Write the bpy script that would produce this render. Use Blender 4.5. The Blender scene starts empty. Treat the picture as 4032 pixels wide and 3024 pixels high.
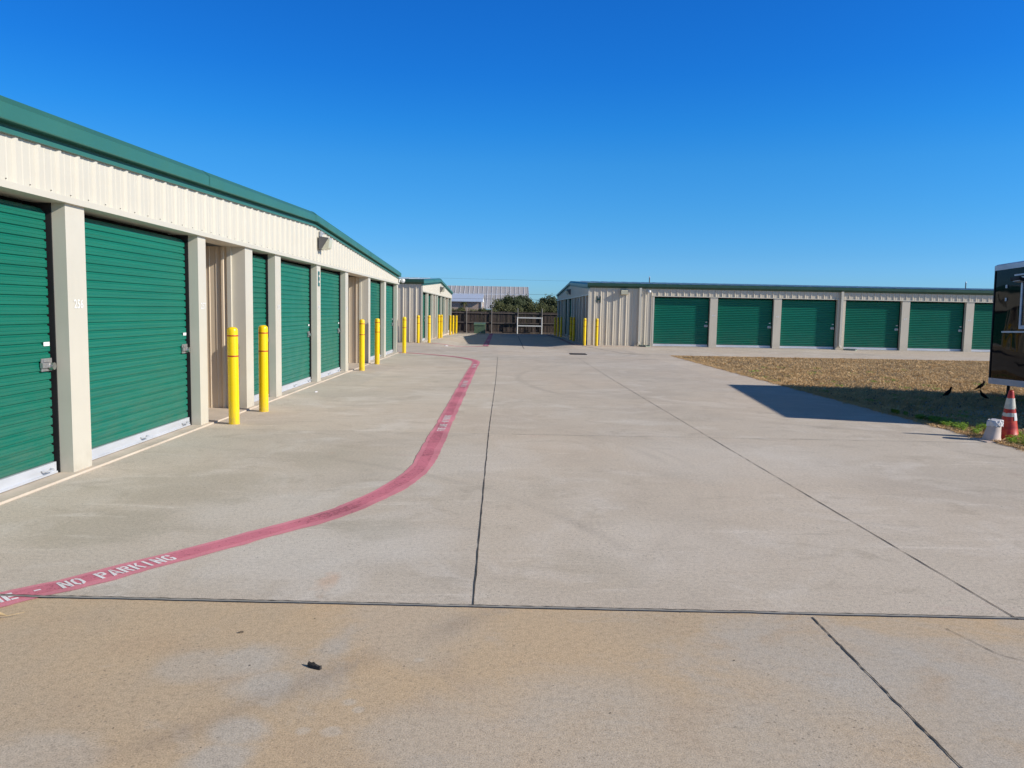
import bpy, bmesh, math, random
from mathutils import Vector, Matrix
R = math.radians
random.seed(7)
S = bpy.context.scene
C = S.collection

# ------------------------------------------------------------------ camera
cam = bpy.data.objects.new('camera', bpy.data.cameras.new('camera'))
C.objects.link(cam); S.camera = cam
pitch, yaw, roll = R(5.3345), R(-0.8009), R(1.06)
fw = Vector((0, math.cos(pitch), -math.sin(pitch)))
up = Vector((0, math.sin(pitch), math.cos(pitch)))
rt = Vector((1, 0, 0))
Rz = Matrix.Rotation(yaw, 3, 'Z')
fw, up, rt = Rz @ fw, Rz @ up, Rz @ rt
c_, s_ = math.cos(roll), math.sin(roll)
# picture content is turned clockwise: camera rolls counter-clockwise
rt2 = rt * c_ + up * s_
up2 = up * c_ - rt * s_
cam.matrix_world = Matrix(((rt2.x, up2.x, -fw.x, 0), (rt2.y, up2.y, -fw.y, 0), (rt2.z, up2.z, -fw.z, 1.58), (0, 0, 0, 1)))
cam.data.sensor_width = 36; cam.data.lens = 36 * 3087 / 4032
cam.data.clip_start = 0.05; cam.data.clip_end = 3000
S.render.resolution_x, S.render.resolution_y = 1024, 768

# ------------------------------------------------------------------ light
SUN_EL = R(27.2)
sdir = Vector((1.90, -0.57, 0)).normalized() * math.cos(SUN_EL) + Vector((0, 0, math.sin(SUN_EL)))
w = bpy.data.worlds.new('World'); S.world = w; w.use_nodes = True
nt = w.node_tree; bg = nt.nodes['Background']
sky = nt.nodes.new('ShaderNodeTexSky'); sky.sky_type = 'NISHITA'; sky.sun_disc = False
sky.sun_elevation = SUN_EL; sky.sun_rotation = math.atan2(1.90, -0.57)
sky.altitude = 300; sky.air_density = 1.0; sky.dust_density = 0.25; sky.ozone_density = 3.0
gm = nt.nodes.new('ShaderNodeGamma'); gm.inputs[1].default_value = 1.0
hs = nt.nodes.new('ShaderNodeHueSaturation'); hs.inputs['Saturation'].default_value = 1.25
nt.links.new(sky.outputs[0], gm.inputs[0]); nt.links.new(gm.outputs[0], hs.inputs['Color'])
# grade the sky by elevation: deep polarised blue overhead, pale blue near the horizon
tc = nt.nodes.new('ShaderNodeTexCoord'); sx = nt.nodes.new('ShaderNodeSeparateXYZ'); nt.links.new(tc.outputs['Generated'], sx.inputs[0])
gr_ = nt.nodes.new('ShaderNodeValToRGB'); el = gr_.color_ramp.elements
GR = [(0.0, (.49, .92, 1.75)), (.05, (.453, .912, 1.70)), (.071, (.419, .904, 1.60)), (.117, (.377, .974, 1.575)), (.178, (.34, 1.05, 1.64)), (.221, (.234, 1.022, 1.721)), (.277, (.175, .952, 1.771)), (.36, (.171, .929, 1.794)), (.50, (.84, .60, .58))]
while len(el) < len(GR): el.new(.5)
for k_, (p_, c_) in zip(el, GR): k_.position = p_; k_.color = (c_[0] / 2, c_[1] / 2, c_[2] * .96 / 2, 1)
nt.links.new(sx.outputs['Z'], gr_.inputs[0])
mu = nt.nodes.new('ShaderNodeMix'); mu.data_type = 'RGBA'; mu.blend_type = 'MULTIPLY'; mu.inputs[0].default_value = 1
nt.links.new(hs.outputs[0], mu.inputs[6]); nt.links.new(gr_.outputs[0], mu.inputs[7]); ax_ = nt.nodes.new('ShaderNodeMapRange'); nt.links.new(sx.outputs['X'], ax_.inputs[0])   # slightly deeper away from the sun side
ax_.inputs[1].default_value = -.65; ax_.inputs[2].default_value = 0.0; ax_.inputs[3].default_value = .86; ax_.inputs[4].default_value = 1.0
vm = nt.nodes.new('ShaderNodeVectorMath'); vm.operation = 'SCALE'; nt.links.new(mu.outputs[2], vm.inputs[0]); nt.links.new(ax_.outputs[0], vm.inputs['Scale']); nt.links.new(vm.outputs[0], bg.inputs[0]); bg.inputs[1].default_value = 0.10 * 2.0   # the grade above halves the sky, so this is 0.10
sl = bpy.data.lights.new('sun', 'SUN'); sl.energy = 5.0; sl.angle = R(0.53); sl.color = (1.0, 0.93, 0.82)
so = bpy.data.objects.new('sun', sl); C.objects.link(so)
so.rotation_euler = sdir.to_track_quat('Z', 'Y').to_euler(); so.location = (20, -10, 30)
S.view_settings.view_transform = 'Standard'; S.view_settings.look = 'None'
S.view_settings.exposure = 0.0; S.view_settings.gamma = 1.0

# ------------------------------------------------------------------ materials
def newmat(name):
    m = bpy.data.materials.new(name); m.use_nodes = True
    n = m.node_tree; b = n.nodes['Principled BSDF']
    return m, n, b
def L(n, a, b): n.links.new(a, b)
def noise(n, vec, scale, detail=4, rough=0.55, dist=0.0):
    t = n.nodes.new('ShaderNodeTexNoise'); t.inputs['Scale'].default_value = scale
    t.inputs['Detail'].default_value = detail; t.inputs['Roughness'].default_value = rough
    t.inputs['Distortion'].default_value = dist
    if vec: L(n, vec, t.inputs['Vector'])
    return t.outputs['Fac']
def ramp(n, fac, stops):
    r = n.nodes.new('ShaderNodeValToRGB'); e = r.color_ramp.elements
    while len(e) < len(stops): e.new(0.5)
    for k, (p, c) in zip(e, stops): k.position = p; k.color = (c[0], c[1], c[2], 1) if not isinstance(c, (int, float)) else (c, c, c, 1)
    L(n, fac, r.inputs[0]); return r.outputs[0]
def mixc(n, fac, a, b, mode='MIX'):
    m = n.nodes.new('ShaderNodeMix'); m.data_type = 'RGBA'; m.blend_type = mode; m.clamp_factor = True
    for i, v in ((0, fac), (6, a), (7, b)):
        if isinstance(v, (int, float)): m.inputs[i].default_value = v
        elif isinstance(v, tuple): m.inputs[i].default_value = (v[0], v[1], v[2], 1)
        else: L(n, v, m.inputs[i])
    return m.outputs[2]
def math_(n, op, a, b=None, cl=False):
    m = n.nodes.new('ShaderNodeMath'); m.operation = op; m.use_clamp = cl
    for i, v in ((0, a), (1, b)):
        if v is None: continue
        if isinstance(v, (int, float)): m.inputs[i].default_value = v
        else: L(n, v, m.inputs[i])
    return m.outputs[0]
def geo(n): return n.nodes.new('ShaderNodeNewGeometry').outputs['Position']
def scaled(n, vec, s, rot=(0, 0, 0)):
    m = n.nodes.new('ShaderNodeMapping'); m.inputs['Scale'].default_value = s; m.inputs['Rotation'].default_value = rot
    L(n, vec, m.inputs['Vector']); return m.outputs[0]
def bump(n, b, h, strength, dist):
    u = n.nodes.new('ShaderNodeBump'); u.inputs['Strength'].default_value = strength; u.inputs['Distance'].default_value = dist
    L(n, h, u.inputs['Height']); L(n, u.outputs[0], b.inputs['Normal'])
def paint(name, col, rough=0.5, var=0.12, vs=(1.5, 1.5, 1.5), dirt=None, metallic=0.0, bs=0.0, bscale=40, spec=0.5, coat=0):
    m, n, b = newmat(name); p = geo(n)
    v = scaled(n, p, vs)
    f = noise(n, v, 1.0, 6, 0.6)
    d = tuple(c * (1 - var) for c in col); l = tuple(min(1, c * (1 + var * .6)) for c in col)
    cc = ramp(n, f, [(0.3, d), (0.7, l)])
    if dirt:
        f2 = noise(n, scaled(n, p, (6, 6, 2)), 1.0, 8, 0.7)
        cc = mixc(n, ramp(n, f2, [(0.55, 0.0), (0.8, 0.55)]), cc, dirt)
    L(n, cc, b.inputs['Base Color']); b.inputs['Roughness'].default_value = rough; b.inputs['Metallic'].default_value = metallic
    b.inputs['Specular IOR Level'].default_value = spec
    if coat: b.inputs['Coat Weight'].default_value = coat; b.inputs['Coat Roughness'].default_value = 0.15
    rr = ramp(n, noise(n, p, 3.0, 4), [(0.3, max(0.02, rough * .85)), (0.7, min(1, rough * 1.15))])
    L(n, rr, b.inputs['Roughness'])
    if bs: bump(n, b, noise(n, p, bscale, 5), bs, 0.01)
    return m
M = {}
M['beige'] = paint('beige_paint', (0.60, 0.56, 0.465), 0.42, 0.04, (0.8, 0.8, 2), dirt=(0.54, 0.51, 0.43), bs=0.03, bscale=6)
M['beige_wall'] = paint('beige_wall_paint', (0.63, 0.56, 0.445), 0.4, 0.06, (1.2, 1.2, .5), dirt=(0.46, 0.41, 0.34))
M['bounce_tan_wall'] = paint('bounce_tan_hallway', (0.70, 0.575, 0.42), 0.5, 0.07, (1.2, 1.2, .5))  # beige wall tone with warm bounce light off the concrete put into its colour
M['green_door'] = paint('green_door_paint', (0.007, 0.165, 0.11), 0.36, 0.12, (0.7, 0.7, 14), dirt=(0.012, 0.15, 0.10), spec=0.3)
M['green_trim'] = paint('green_trim_paint', (0.035, 0.15, 0.115), 0.4, 0.08, (1, 1, 1), bs=0.03, bscale=3)
M['dark_trim'] = paint('dark_green_trim_paint', (0.022, 0.075, 0.05), 0.45, 0.15)
M['roof'] = paint('roof_metal', (0.46, 0.5, 0.52), 0.38, 0.1, metallic=0.35)
M['black'] = paint('black_gap', (0.012, 0.012, 0.013), 0.7, 0.2)
M['galv'] = paint('galvanised_steel', (0.60, 0.62, 0.66), 0.42, 0.12, (2, 2, 9), metallic=0.25)
M['chrome'] = paint('worn_steel', (0.50, 0.48, 0.45), 0.25, 0.3, (30, 30, 30), metallic=0.9)
M['latch'] = paint('scratched_zinc', (0.42, 0.41, 0.40), 0.35, 0.3, (25, 25, 25), metallic=0.6)
M['white'] = paint('white_paint', (0.82, 0.82, 0.80), 0.5, 0.05)
M['letter_dark'] = paint('dark_green_letter_paint', (0.006, 0.035, 0.026), 0.5, 0.1)
M['letter_teal'] = paint('teal_letter_paint', (0.008, 0.13, 0.12), 0.5, 0.1)
M['yellow'] = paint('yellow_plastic', (1.0, 0.66, 0.002), 0.28, 0.05, (4, 4, 1.5), dirt=(0.8, 0.52, 0.03), bs=0.02, bscale=12)
def grime(mat, col, z0, z1, amt, sc):
    n = mat.node_tree; b = n.nodes['Principled BSDF']; src = b.inputs['Base Color'].links[0].from_socket; p = geo(n)
    sp = n.nodes.new('ShaderNodeSeparateXYZ'); L(n, p, sp.inputs[0])
    hgt = n.nodes.new('ShaderNodeMapRange'); hgt.inputs[1].default_value = z0; hgt.inputs[2].default_value = z1; hgt.inputs[3].default_value = 1; hgt.inputs[4].default_value = 0; hgt.clamp = True; L(n, sp.outputs['Z'], hgt.inputs[0])
    f = ramp(n, noise(n, scaled(n, p, sc), 1.0, 8, 0.7), [(0.38, 0.0), (0.65, 1.0)])
    L(n, mixc(n, math_(n, 'MULTIPLY', math_(n, 'MULTIPLY', hgt.outputs[0], f), amt), src, col), b.inputs['Base Color'])
n = M['green_door'].node_tree; b = n.nodes['Principled BSDF']; oi = n.nodes.new('ShaderNodeObjectInfo')
L(n, mixc(n, 1.0, b.inputs['Base Color'].links[0].from_socket, ramp(n, oi.outputs['Random'], [(0, (.84, .88, .86)), (1, (1.15, 1.10, 1.14))]), 'MULTIPLY'), b.inputs['Base Color'])
grime(M['yellow'], (0.45, 0.33, 0.12), 0.0, 0.35, 0.7, (25, 25, 9)); grime(M['green_door'], (0.10, 0.17, 0.12), 0.0, 1.1, 0.45, (3, 3, 9))
grime(M['beige'], (0.40, 0.35, 0.27), 0.0, 0.30, 0.5, (9, 9, 6)); grime(M['beige_wall'], (0.38, 0.33, 0.26), 0.0, 0.45, 0.5, (5, 5, 5))
M['redband'] = paint('red_reflective_tape', (0.50, 0.035, 0.012), 0.4, 0.2)
M['slab'] = paint('slab_concrete', (0.60, 0.51, 0.41), 0.85, 0.15, (2, 2, 2), dirt=(0.40, 0.35, 0.29), bs=0.3, bscale=60)
M['grayplastic'] = paint('grey_housing', (0.12, 0.12, 0.12), 0.45, 0.1)
M['bronze'] = paint('bronze_housing', (0.16, 0.15, 0.14), 0.5, 0.1)
M['utility'] = paint('utility_green', (0.10, 0.16, 0.10), 0.5, 0.12, dirt=(0.16, 0.2, 0.14))
M['darkiron'] = paint('dark_iron', (0.035, 0.032, 0.03), 0.7, 0.3)
M['splash'] = paint('splash_block_concrete', (0.30, 0.36, 0.28), 0.8, 0.15)
M['wire'] = paint('black_wire', (0.05, 0.05, 0.055), 0.6, 0.1)
M['barn'] = paint('grey_barn_metal', (0.42, 0.405, 0.41), 0.5, 0.07, (.3, .3, .3))
M['barnrib'] = paint('pale_barn_rib', (0.72, 0.74, 0.80), 0.5, 0.05)
M['paleroof'] = paint('pale_blue_roof', (0.55, 0.61, 0.72), 0.4, 0.06, (1, 1, 1))
M['bird'] = paint('black_feathers', (0.004, 0.004, 0.005), 0.7, 0.3, spec=0.15)
M['brown_door'] = paint('shade_brown_door_tone', (0.10, 0.085, 0.078), 0.5, 0.1)  # narrow side bays of H: their deep shade is put into this dark brown
M['tyre'] = paint('black_rubber', (0.02, 0.02, 0.02), 0.8, 0.2)
M['rim'] = paint('white_steel_rim', (0.6, 0.6, 0.6), 0.4, 0.1)
M['rope'] = paint('stone', (0.42, 0.45, 0.52), 0.9, 0.3, (9, 9, 9))
def glassy(name, col, rough=.1):
    m, n, b = newmat(name); b.inputs['Base Color'].default_value = (*col, 1); b.inputs['Roughness'].default_value = rough
    return m
M['lens'] = paint('frosted_lens', (0.62, 0.60, 0.46), 0.15, 0.1, (20, 20, 20))
M['window'] = glassy('dark_window_glass', (0.01, 0.012, 0.014), 0.05)

# trailer skin: glossy black with shallow dents that bend the reflections
m, n, b = newmat('black_gloss_trailer_skin'); p = geo(n)
b.inputs['Base Color'].default_value = (0.006, 0.0065, 0.009, 1); b.inputs['Roughness'].default_value = 0.06
b.inputs['Specular IOR Level'].default_value = 0.09
L(n, ramp(n, noise(n, p, 5, 6), [(0.3, 0.015), (0.8, 0.05)]), b.inputs['Roughness'])
bump(n, b, noise(n, scaled(n, p, (1, 1.3, 1.0)), 0.9, 1.5, 0.4), 0.5, 0.03)
M['skin'] = m

# concrete of the drive
def pk0(n, p): return noise(n, scaled(n, p, (14, 18, 1)), 1.0, 6, 0.8, 0.5)
def blobs(n, p, wob, mid, c, lst, col, wobamt=0.55):
    flat = n.nodes.new('ShaderNodeVectorMath'); flat.operation = 'MULTIPLY'; flat.inputs[1].default_value = (1, 1, 0); L(n, p, flat.inputs[0])
    acc = None
    wv = math_(n, 'MULTIPLY', math_(n, 'SUBTRACT', math_(n, 'ADD', math_(n, 'MULTIPLY', wob, .6), math_(n, 'MULTIPLY', mid, .4)), 0.5), wobamt * 2)
    for (bx, by, r, st) in lst:
        dd = n.nodes.new('ShaderNodeVectorMath'); dd.operation = 'DISTANCE'; L(n, flat.outputs[0], dd.inputs[0]); dd.inputs[1].default_value = (bx, by, 0)
        q = math_(n, 'ADD', math_(n, 'DIVIDE', dd.outputs['Value'], r), math_(n, 'MULTIPLY', wv, 3.0))
        mr = n.nodes.new('ShaderNodeMapRange'); mr.interpolation_type = 'SMOOTHSTEP'; mr.inputs[1].default_value = 0.5; mr.inputs[2].default_value = 1.25; mr.inputs[3].default_value = st; mr.inputs[4].default_value = 0; L(n, q, mr.inputs[0])
        acc = mr.outputs[0] if acc is None else math_(n, 'MAXIMUM', acc, mr.outputs[0])
    return mixc(n, acc, c, col)
def concrete(name, fore=False):
    m, n, b = newmat(name); p = geo(n)
    sep = n.nodes.new('ShaderNodeSeparateXYZ'); L(n, p, sep.inputs[0])
    big = noise(n, scaled(n, p, (0.55, 0.5, 1)), 1.0, 5, 0.6, 0.4)
    # every slab between joints was poured and weathered a little differently
    fl_x = math_(n, 'FLOOR', math_(n, 'DIVIDE', math_(n, 'ADD', sep.outputs['X'], 0.13), 2.77))
    fl_y = math_(n, 'FLOOR', math_(n, 'DIVIDE', math_(n, 'SUBTRACT', sep.outputs['Y'], 4.0), 5.98))
    cbx = n.nodes.new('ShaderNodeCombineXYZ'); L(n, fl_x, cbx.inputs[0]); L(n, fl_y, cbx.inputs[1])
    wn = n.nodes.new('ShaderNodeTexWhiteNoise'); L(n, cbx.outputs[0], wn.inputs['Vector'])
    slabtone = ramp(n, wn.outputs['Value'], [(0.0, (0.95, 0.95, 0.955)), (1.0, (1.045, 1.035, 1.02))])
    soft = noise(n, scaled(n, p, (0.9, 0.9, 1)), 1.0, 7, 0.62, 1.2)
    mid = noise(n, scaled(n, p, (2.2, 2.6, 1)), 1.0, 8, 0.68, 0.5)
    if fore:
        c = ramp(n, big, [(0.30, (0.42, 0.37, 0.30)), (0.44, (0.465, 0.385, 0.285)), (0.56, (0.50, 0.40, 0.28)), (0.7, (0.51, 0.385, 0.26))])
        # grey patches where the tan film has worn through, more of them to the right
        xr = math_(n, 'MULTIPLY', math_(n, 'ADD', sep.outputs['X'], 1.0), 0.045)
        g = math_(n, 'ADD', math_(n, 'ADD', math_(n, 'MULTIPLY', soft, 0.65), math_(n, 'MULTIPLY', mid, 0.35)), xr)
        c = mixc(n, ramp(n, g, [(0.55, 0.0), (0.64, 0.5), (0.76, 0.9)]), c, (0.425, 0.415, 0.395))
        c = blobs(n, p, soft, mid, c, [(-1.09, 3.4, .20, .8), (-.95, 3.16, .17, .9), (-.97, 2.8, .13, .8), (-.97, 2.62, .14, .8), (-1.33, 3.34, .16, .5), (-.14, 2.7, .34, .55), (.34, 2.88, .45, .5), (-1.59, 2.6, .2, .6), (1.47, 3.22, .4, .45), (.98, 2.7, .4, .5), (-.45, 3.8, .4, .4)], (0.445, 0.43, 0.40))
        c = blobs(n, p, pk0(n, p), mid, c, [(-.91, 3.02, .045, .8), (-.59, 3.03, .03, .7), (-.54, 2.97, .025, .7), (-.61, 2.81, .04, .8), (-.72, 2.81, .03, .7), (-1.03, 3.45, .025, .7), (-.35, 3.42, .025, .7)], (0.50, 0.46, 0.40), 0.35)
        c = mixc(n, ramp(n, mid, [(0.30, 0.35), (0.46, 0.0)]), c, (0.40, 0.31, 0.225))
        pk = noise(n, scaled(n, p, (5, 7, 1)), 1.0, 8, 0.75, 0.8)
        c = mixc(n, ramp(n, pk, [(0.69, 0.0), (0.73, 0.8)]), c, (0.50, 0.47, 0.43))
        rp = scaled(n, p, (1, 1, 1), (0, 0, -0.82)); s2 = n.nodes.new('ShaderNodeSeparateXYZ'); L(n, rp, s2.inputs[0])
        q = math_(n, 'ABSOLUTE', math_(n, 'ADD', s2.outputs['Y'], math_(n, 'ADD', -2.79, math_(n, 'MULTIPLY', mid, 0.06))))
        q = math_(n, 'SUBTRACT', 1.0, math_(n, 'DIVIDE', q, 0.12), True)
        q = math_(n, 'MULTIPLY', q, ramp(n, soft, [(0.38, 0.02), (0.6, 0.40)]))
        c = mixc(n, q, c, (0.27, 0.225, 0.185))
    else:
        c = ramp(n, big, [(0.30, (0.405, 0.375, 0.335)), (0.5, (0.455, 0.42, 0.37)), (0.7, (0.49, 0.455, 0.405))])
        c = mixc(n, ramp(n, soft, [(0.50, 0.0), (0.66, 0.75)]), c, (0.525, 0.505, 0.475))
        c = mixc(n, ramp(n, mid, [(0.34, 0.55), (0.47, 0.0)]), c, (0.34, 0.31, 0.265))
        c = blobs(n, p, soft, mid, c, [(-1.3, 4.95, .6, .6), (-.7, 5.2, .5, .6), (-1.9, 6.1, .6, .5), (1.1, 5.2, .7, .35), (-.4, 8.2, .9, .4), (2.6, 8.5, 1.3, .4)], (0.53, 0.515, 0.49))
        c = blobs(n, p, soft, mid, c, [(-2.65, 6.9, .8, .6), (-2.8, 5.5, .5, .6), (-.94, 5.6, .35, .4), (.5, 4.7, .4, .3), (-1.6, 8.2, .7, .4)], (0.335, 0.315, 0.265))
        t = noise(n, scaled(n, p, (0.22, 0.16, 1)), 1.0, 4, 0.6)
        c = mixc(n, ramp(n, t, [(0.42, 0.0), (0.68, 0.55)]), c, (0.49, 0.42, 0.345))
        t3 = noise(n, scaled(n, p, (0.8, 5.0, 1)), 1.0, 8, 0.72, 0.5)
        c = mixc(n, ramp(n, t3, [(0.58, 0.0), (0.72, 0.6)]), c, (0.60, 0.57, 0.53))
        t4 = noise(n, scaled(n, p, (0.6, 4.0, 1), (0, 0, 0.15)), 1.3, 8, 0.75, 0.5)
        c = mixc(n, ramp(n, t4, [(0.60, 0.0), (0.74, 0.55)]), c, (0.28, 0.255, 0.225))
        for (ax, ay, rad, wd, st) in ((-2.6, 7.6, 4.4, 0.10, 0.30), (-2.6, 7.6, 4.62, 0.05, 0.22), (9.0, 18.5, 8.6, 0.13, 0.32), (8.2, 18.0, 6.6, 0.12, 0.25), (-1.0, 31.5, 6.2, 0.2, 0.3), (3.0, 31.5, 5.6, 0.18, 0.3), (-4.4, 3.2, 5.6, 0.09, 0.28)):
            cb = n.nodes.new('ShaderNodeCombineXYZ'); cb.inputs[0].default_value = ax; cb.inputs[1].default_value = ay
            dd = n.nodes.new('ShaderNodeVectorMath'); dd.operation = 'DISTANCE'
            flat = n.nodes.new('ShaderNodeVectorMath'); flat.operation = 'MULTIPLY'; flat.inputs[1].default_value = (1, 1, 0)
            L(n, p, flat.inputs[0]); L(n, flat.outputs[0], dd.inputs[0]); L(n, cb.outputs[0], dd.inputs[1])
            q = math_(n, 'ABSOLUTE', math_(n, 'SUBTRACT', dd.outputs['Value'], rad))
            q = math_(n, 'SUBTRACT', 1.0, math_(n, 'DIVIDE', q, wd), True)
            q = math_(n, 'MULTIPLY', q, ramp(n, noise(n, p, 0.5, 3), [(0.42, 0.0), (0.62, st * .62)]))
            c = mixc(n, q, c, (0.13, 0.12, 0.115))
        # pinkish overspray of old red paint
        c = mixc(n, ramp(n, noise(n, scaled(n, p, (0.5, 0.8, 1)), 1.0, 9, 0.8, 0.3), [(0.60, 0.0), (0.72, 0.35)]), c, (0.42, 0.29, 0.27))
    c = mixc(n, 1.0, c, slabtone, 'MULTIPLY')
    # oil drips
    od = n.nodes.new('ShaderNodeTexVoronoi'); od.inputs['Scale'].default_value = 0.9; L(n, scaled(n, p, (1, 1, 0)), od.inputs['Vector'])
    c = mixc(n, math_(n, 'MULTIPLY', ramp(n, od.outputs['Distance'], [(0.015, 1.0), (0.045, 0.0)]), ramp(n, mid, [(0.45, 0.1), (0.6, 0.6)])), c, (0.14, 0.125, 0.11))
    # rust-coloured blotches
    rs = noise(n, scaled(n, p, (0.7, 0.7, 1)), 1.0, 5, 0.6, 1.0)
    c = mixc(n, ramp(n, rs, [(0.685, 0.0), (0.76, 0.30)]), c, (0.50, 0.27, 0.13))
    # grain: aggregate speckle plus small dark pits
    sp = noise(n, p, 150, 3, 0.75)
    c = mixc(n, 0.85, c, ramp(n, sp, [(0.32, 0.52), (0.47, 0.98), (0.70, 1.30)]), 'MULTIPLY')
    sp2 = noise(n, p, 34, 5, 0.8)
    c = mixc(n, 0.8, c, ramp(n, sp2, [(0.33, 0.74), (0.5, 1.0), (0.66, 1.12)]), 'MULTIPLY')
    spm = noise(n, p, 1.1, 4, 0.6)
    pit = n.nodes.new('ShaderNodeTexVoronoi'); pit.inputs['Scale'].default_value = 28; L(n, p, pit.inputs['Vector'])
    pm = math_(n, 'MULTIPLY', ramp(n, pit.outputs['Distance'], [(0.08, 1.0), (0.2, 0.0)]), ramp(n, spm, [(0.45, 0.0), (0.6, 0.7)]))
    c = mixc(n, pm, c, (0.17, 0.15, 0.13))
    c = mixc(n, 1.0, c, (1.26, 1.17, 1.075) if fore else (1.30, 1.235, 1.17), 'MULTIPLY')
    L(n, c, b.inputs['Base Color']); b.inputs['Roughness'].default_value = 0.88; b.inputs['Specular IOR Level'].default_value = 0.25
    # broom-finish bump
    br = noise(n, scaled(n, p, (70, 6, 1), (0, 0, 0.25)), 1.0, 3, 0.6)
    h = math_(n, 'ADD', math_(n, 'MULTIPLY', sp2, 0.7), math_(n, 'ADD', math_(n, 'MULTIPLY', sp, 0.5), math_(n, 'MULTIPLY', br, 0.12)))
    bump(n, b, h, 0.42, 0.005)
    return m
M['drive'] = concrete('drive_concrete'); M['fore'] = concrete('front_slab_concrete', True)
M['joint'] = paint('joint_sealant', (0.085, 0.075, 0.065), 0.9, 0.5, (12, 12, 12))
M['jointgrey'] = paint('grey_joint_board', (0.36, 0.335, 0.30), 0.9, 0.25, (5, 5, 5))
M['jointbrown'] = paint('brown_joint', (0.15, 0.12, 0.10), 0.9, 0.5, (6, 6, 6))
M['jointfaint'] = paint('faint_sawcut', (0.24, 0.22, 0.195), 0.9, 0.4, (3, 3, 3))

def worn(name, col, thresh, edge=False):
    m, n, b = newmat(name); p = geo(n)
    f = noise(n, p, 26, 6, 0.75); f2 = noise(n, p, 1.2, 4, 0.6)
    c = ramp(n, f2, [(0.35, tuple(x * .78 for x in col)), (0.65, tuple(min(1, x * 1.12) for x in col))])
    c = mixc(n, ramp(n, noise(n, p, 150, 2), [(0.25, 0.5), (0.5, 0.0)]), c, tuple(x * .55 for x in col))
    L(n, c, b.inputs['Base Color']); b.inputs['Roughness'].default_value = 0.8
    tr = n.nodes.new('ShaderNodeBsdfTransparent'); mx = n.nodes.new('ShaderNodeMixShader')
    a = ramp(n, math_(n, 'ADD', math_(n, 'MULTIPLY', f, 0.7), math_(n, 'MULTIPLY', f2, 0.3)), [(thresh - 0.04, 0.0), (thresh + 0.04, 1.0)])
    L(n, a, mx.inputs[0]); L(n, tr.outputs[0], mx.inputs[1]); L(n, b.outputs[0], mx.inputs[2])
    L(n, mx.outputs[0], n.nodes['Material Output'].inputs[0])
    bump(n, b, noise(n, p, 60, 4), 0.4, 0.005)
    return m
M['redstripe'] = worn('worn_red_paint', (0.74, 0.265, 0.32), 0.36)
M['redfaint'] = worn('faded_red_paint', (0.50, 0.22, 0.20), 0.50)
M['redcore'] = worn('older_red_paint', (0.67, 0.20, 0.262), 0.42)
M['whitestencil'] = worn('worn_white_paint', (0.92, 0.86, 0.86), 0.20)

# dry lawn soil
m, n, b = newmat('dry_lawn_soil'); p = geo(n)
c = ramp(n, noise(n, scaled(n, p, (1, 2, 1)), 3.0, 8, 0.75), [(0.3, (0.06, 0.04, 0.022)), (0.5, (0.16, 0.105, 0.055)), (0.7, (0.30, 0.20, 0.105))])
L(n, c, b.inputs['Base Color']); b.inputs['Roughness'].default_value = 0.95; bump(n, b, noise(n, p, 25, 6), 0.8, 0.03)
M['soil'] = m
def blade(name, a, bb, cc, pos=4.0):
    m, n, b = newmat(name); p = geo(n)
    f = noise(n, p, 55, 2, 0.6); g = noise(n, p, 0.9, 4, 0.6)
    c = ramp(n, f, [(0.3, a), (0.5, bb), (0.72, cc)])
    c = mixc(n, ramp(n, g, [(0.4, 0.0), (0.65, 0.5)]), c, tuple(x * .6 for x in bb))
    L(n, c, b.inputs['Base Color']); b.inputs['Roughness'].default_value = 0.7
    tl = n.nodes.new('ShaderNodeBsdfTranslucent'); L(n, c, tl.inputs[0]); mx = n.nodes.new('ShaderNodeMixShader'); mx.inputs[0].default_value = 0.25
    L(n, b.outputs[0], mx.inputs[1]); L(n, tl.outputs[0], mx.inputs[2]); L(n, mx.outputs[0], n.nodes['Material Output'].inputs[0])
    return m
M['drygrass'] = blade('dry_grass_blades', (0.38, 0.225, 0.095), (0.72, 0.48, 0.225), (0.92, 0.72, 0.44))
M['greengrass'] = blade('green_weed_leaves', (0.10, 0.20, 0.015), (0.27, 0.46, 0.04), (0.50, 0.66, 0.09))
M['leafdark'] = blade('dark_bush_leaves', (0.020, 0.035, 0.012), (0.05, 0.075, 0.028), (0.12, 0.15, 0.06))
M['leafolive'] = blade('olive_bush_leaves', (0.035, 0.045, 0.014), (0.09, 0.105, 0.032), (0.19, 0.19, 0.07))
M['bark'] = paint('bark', (0.13, 0.10, 0.07), 0.9, 0.3, (8, 8, 3), bs=0.6)
M['dryleaf'] = paint('dry_leaf', (0.62, 0.45, 0.24), 0.6, 0.25, (20, 20, 20))

# dark weathered planks (plank to plank variation by X position)
m, n, b = newmat('weathered_fence_wood'); p = geo(n)
pl = noise(n, scaled(n, p, (7.0, 0.01, 0.01)), 1.0, 0, 0.5)
gr = noise(n, scaled(n, p, (60, 60, 3)), 1.0, 5, 0.7)
c = ramp(n, pl, [(0.3, (0.026, 0.020, 0.019)), (0.5, (0.055, 0.042, 0.037)), (0.62, (0.12, 0.085, 0.07)), (0.75, (0.05, 0.04, 0.038))])
c = mixc(n, ramp(n, gr, [(0.45, 0.0), (0.75, 0.6)]), c, (0.15, 0.125, 0.11))
L(n, c, b.inputs['Base Color']); b.inputs['Roughness'].default_value = 0.9; bump(n, b, gr, 0.5, 0.01)
M['plank'] = m
M['rail'] = paint('grey_fence_rail', (0.17, 0.14, 0.125), 0.9, 0.3, (4, 4, 20))
M['postmetal'] = paint('grey_steel_post', (0.28, 0.26, 0.24), 0.5, 0.25, (6, 6, 2))
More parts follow.
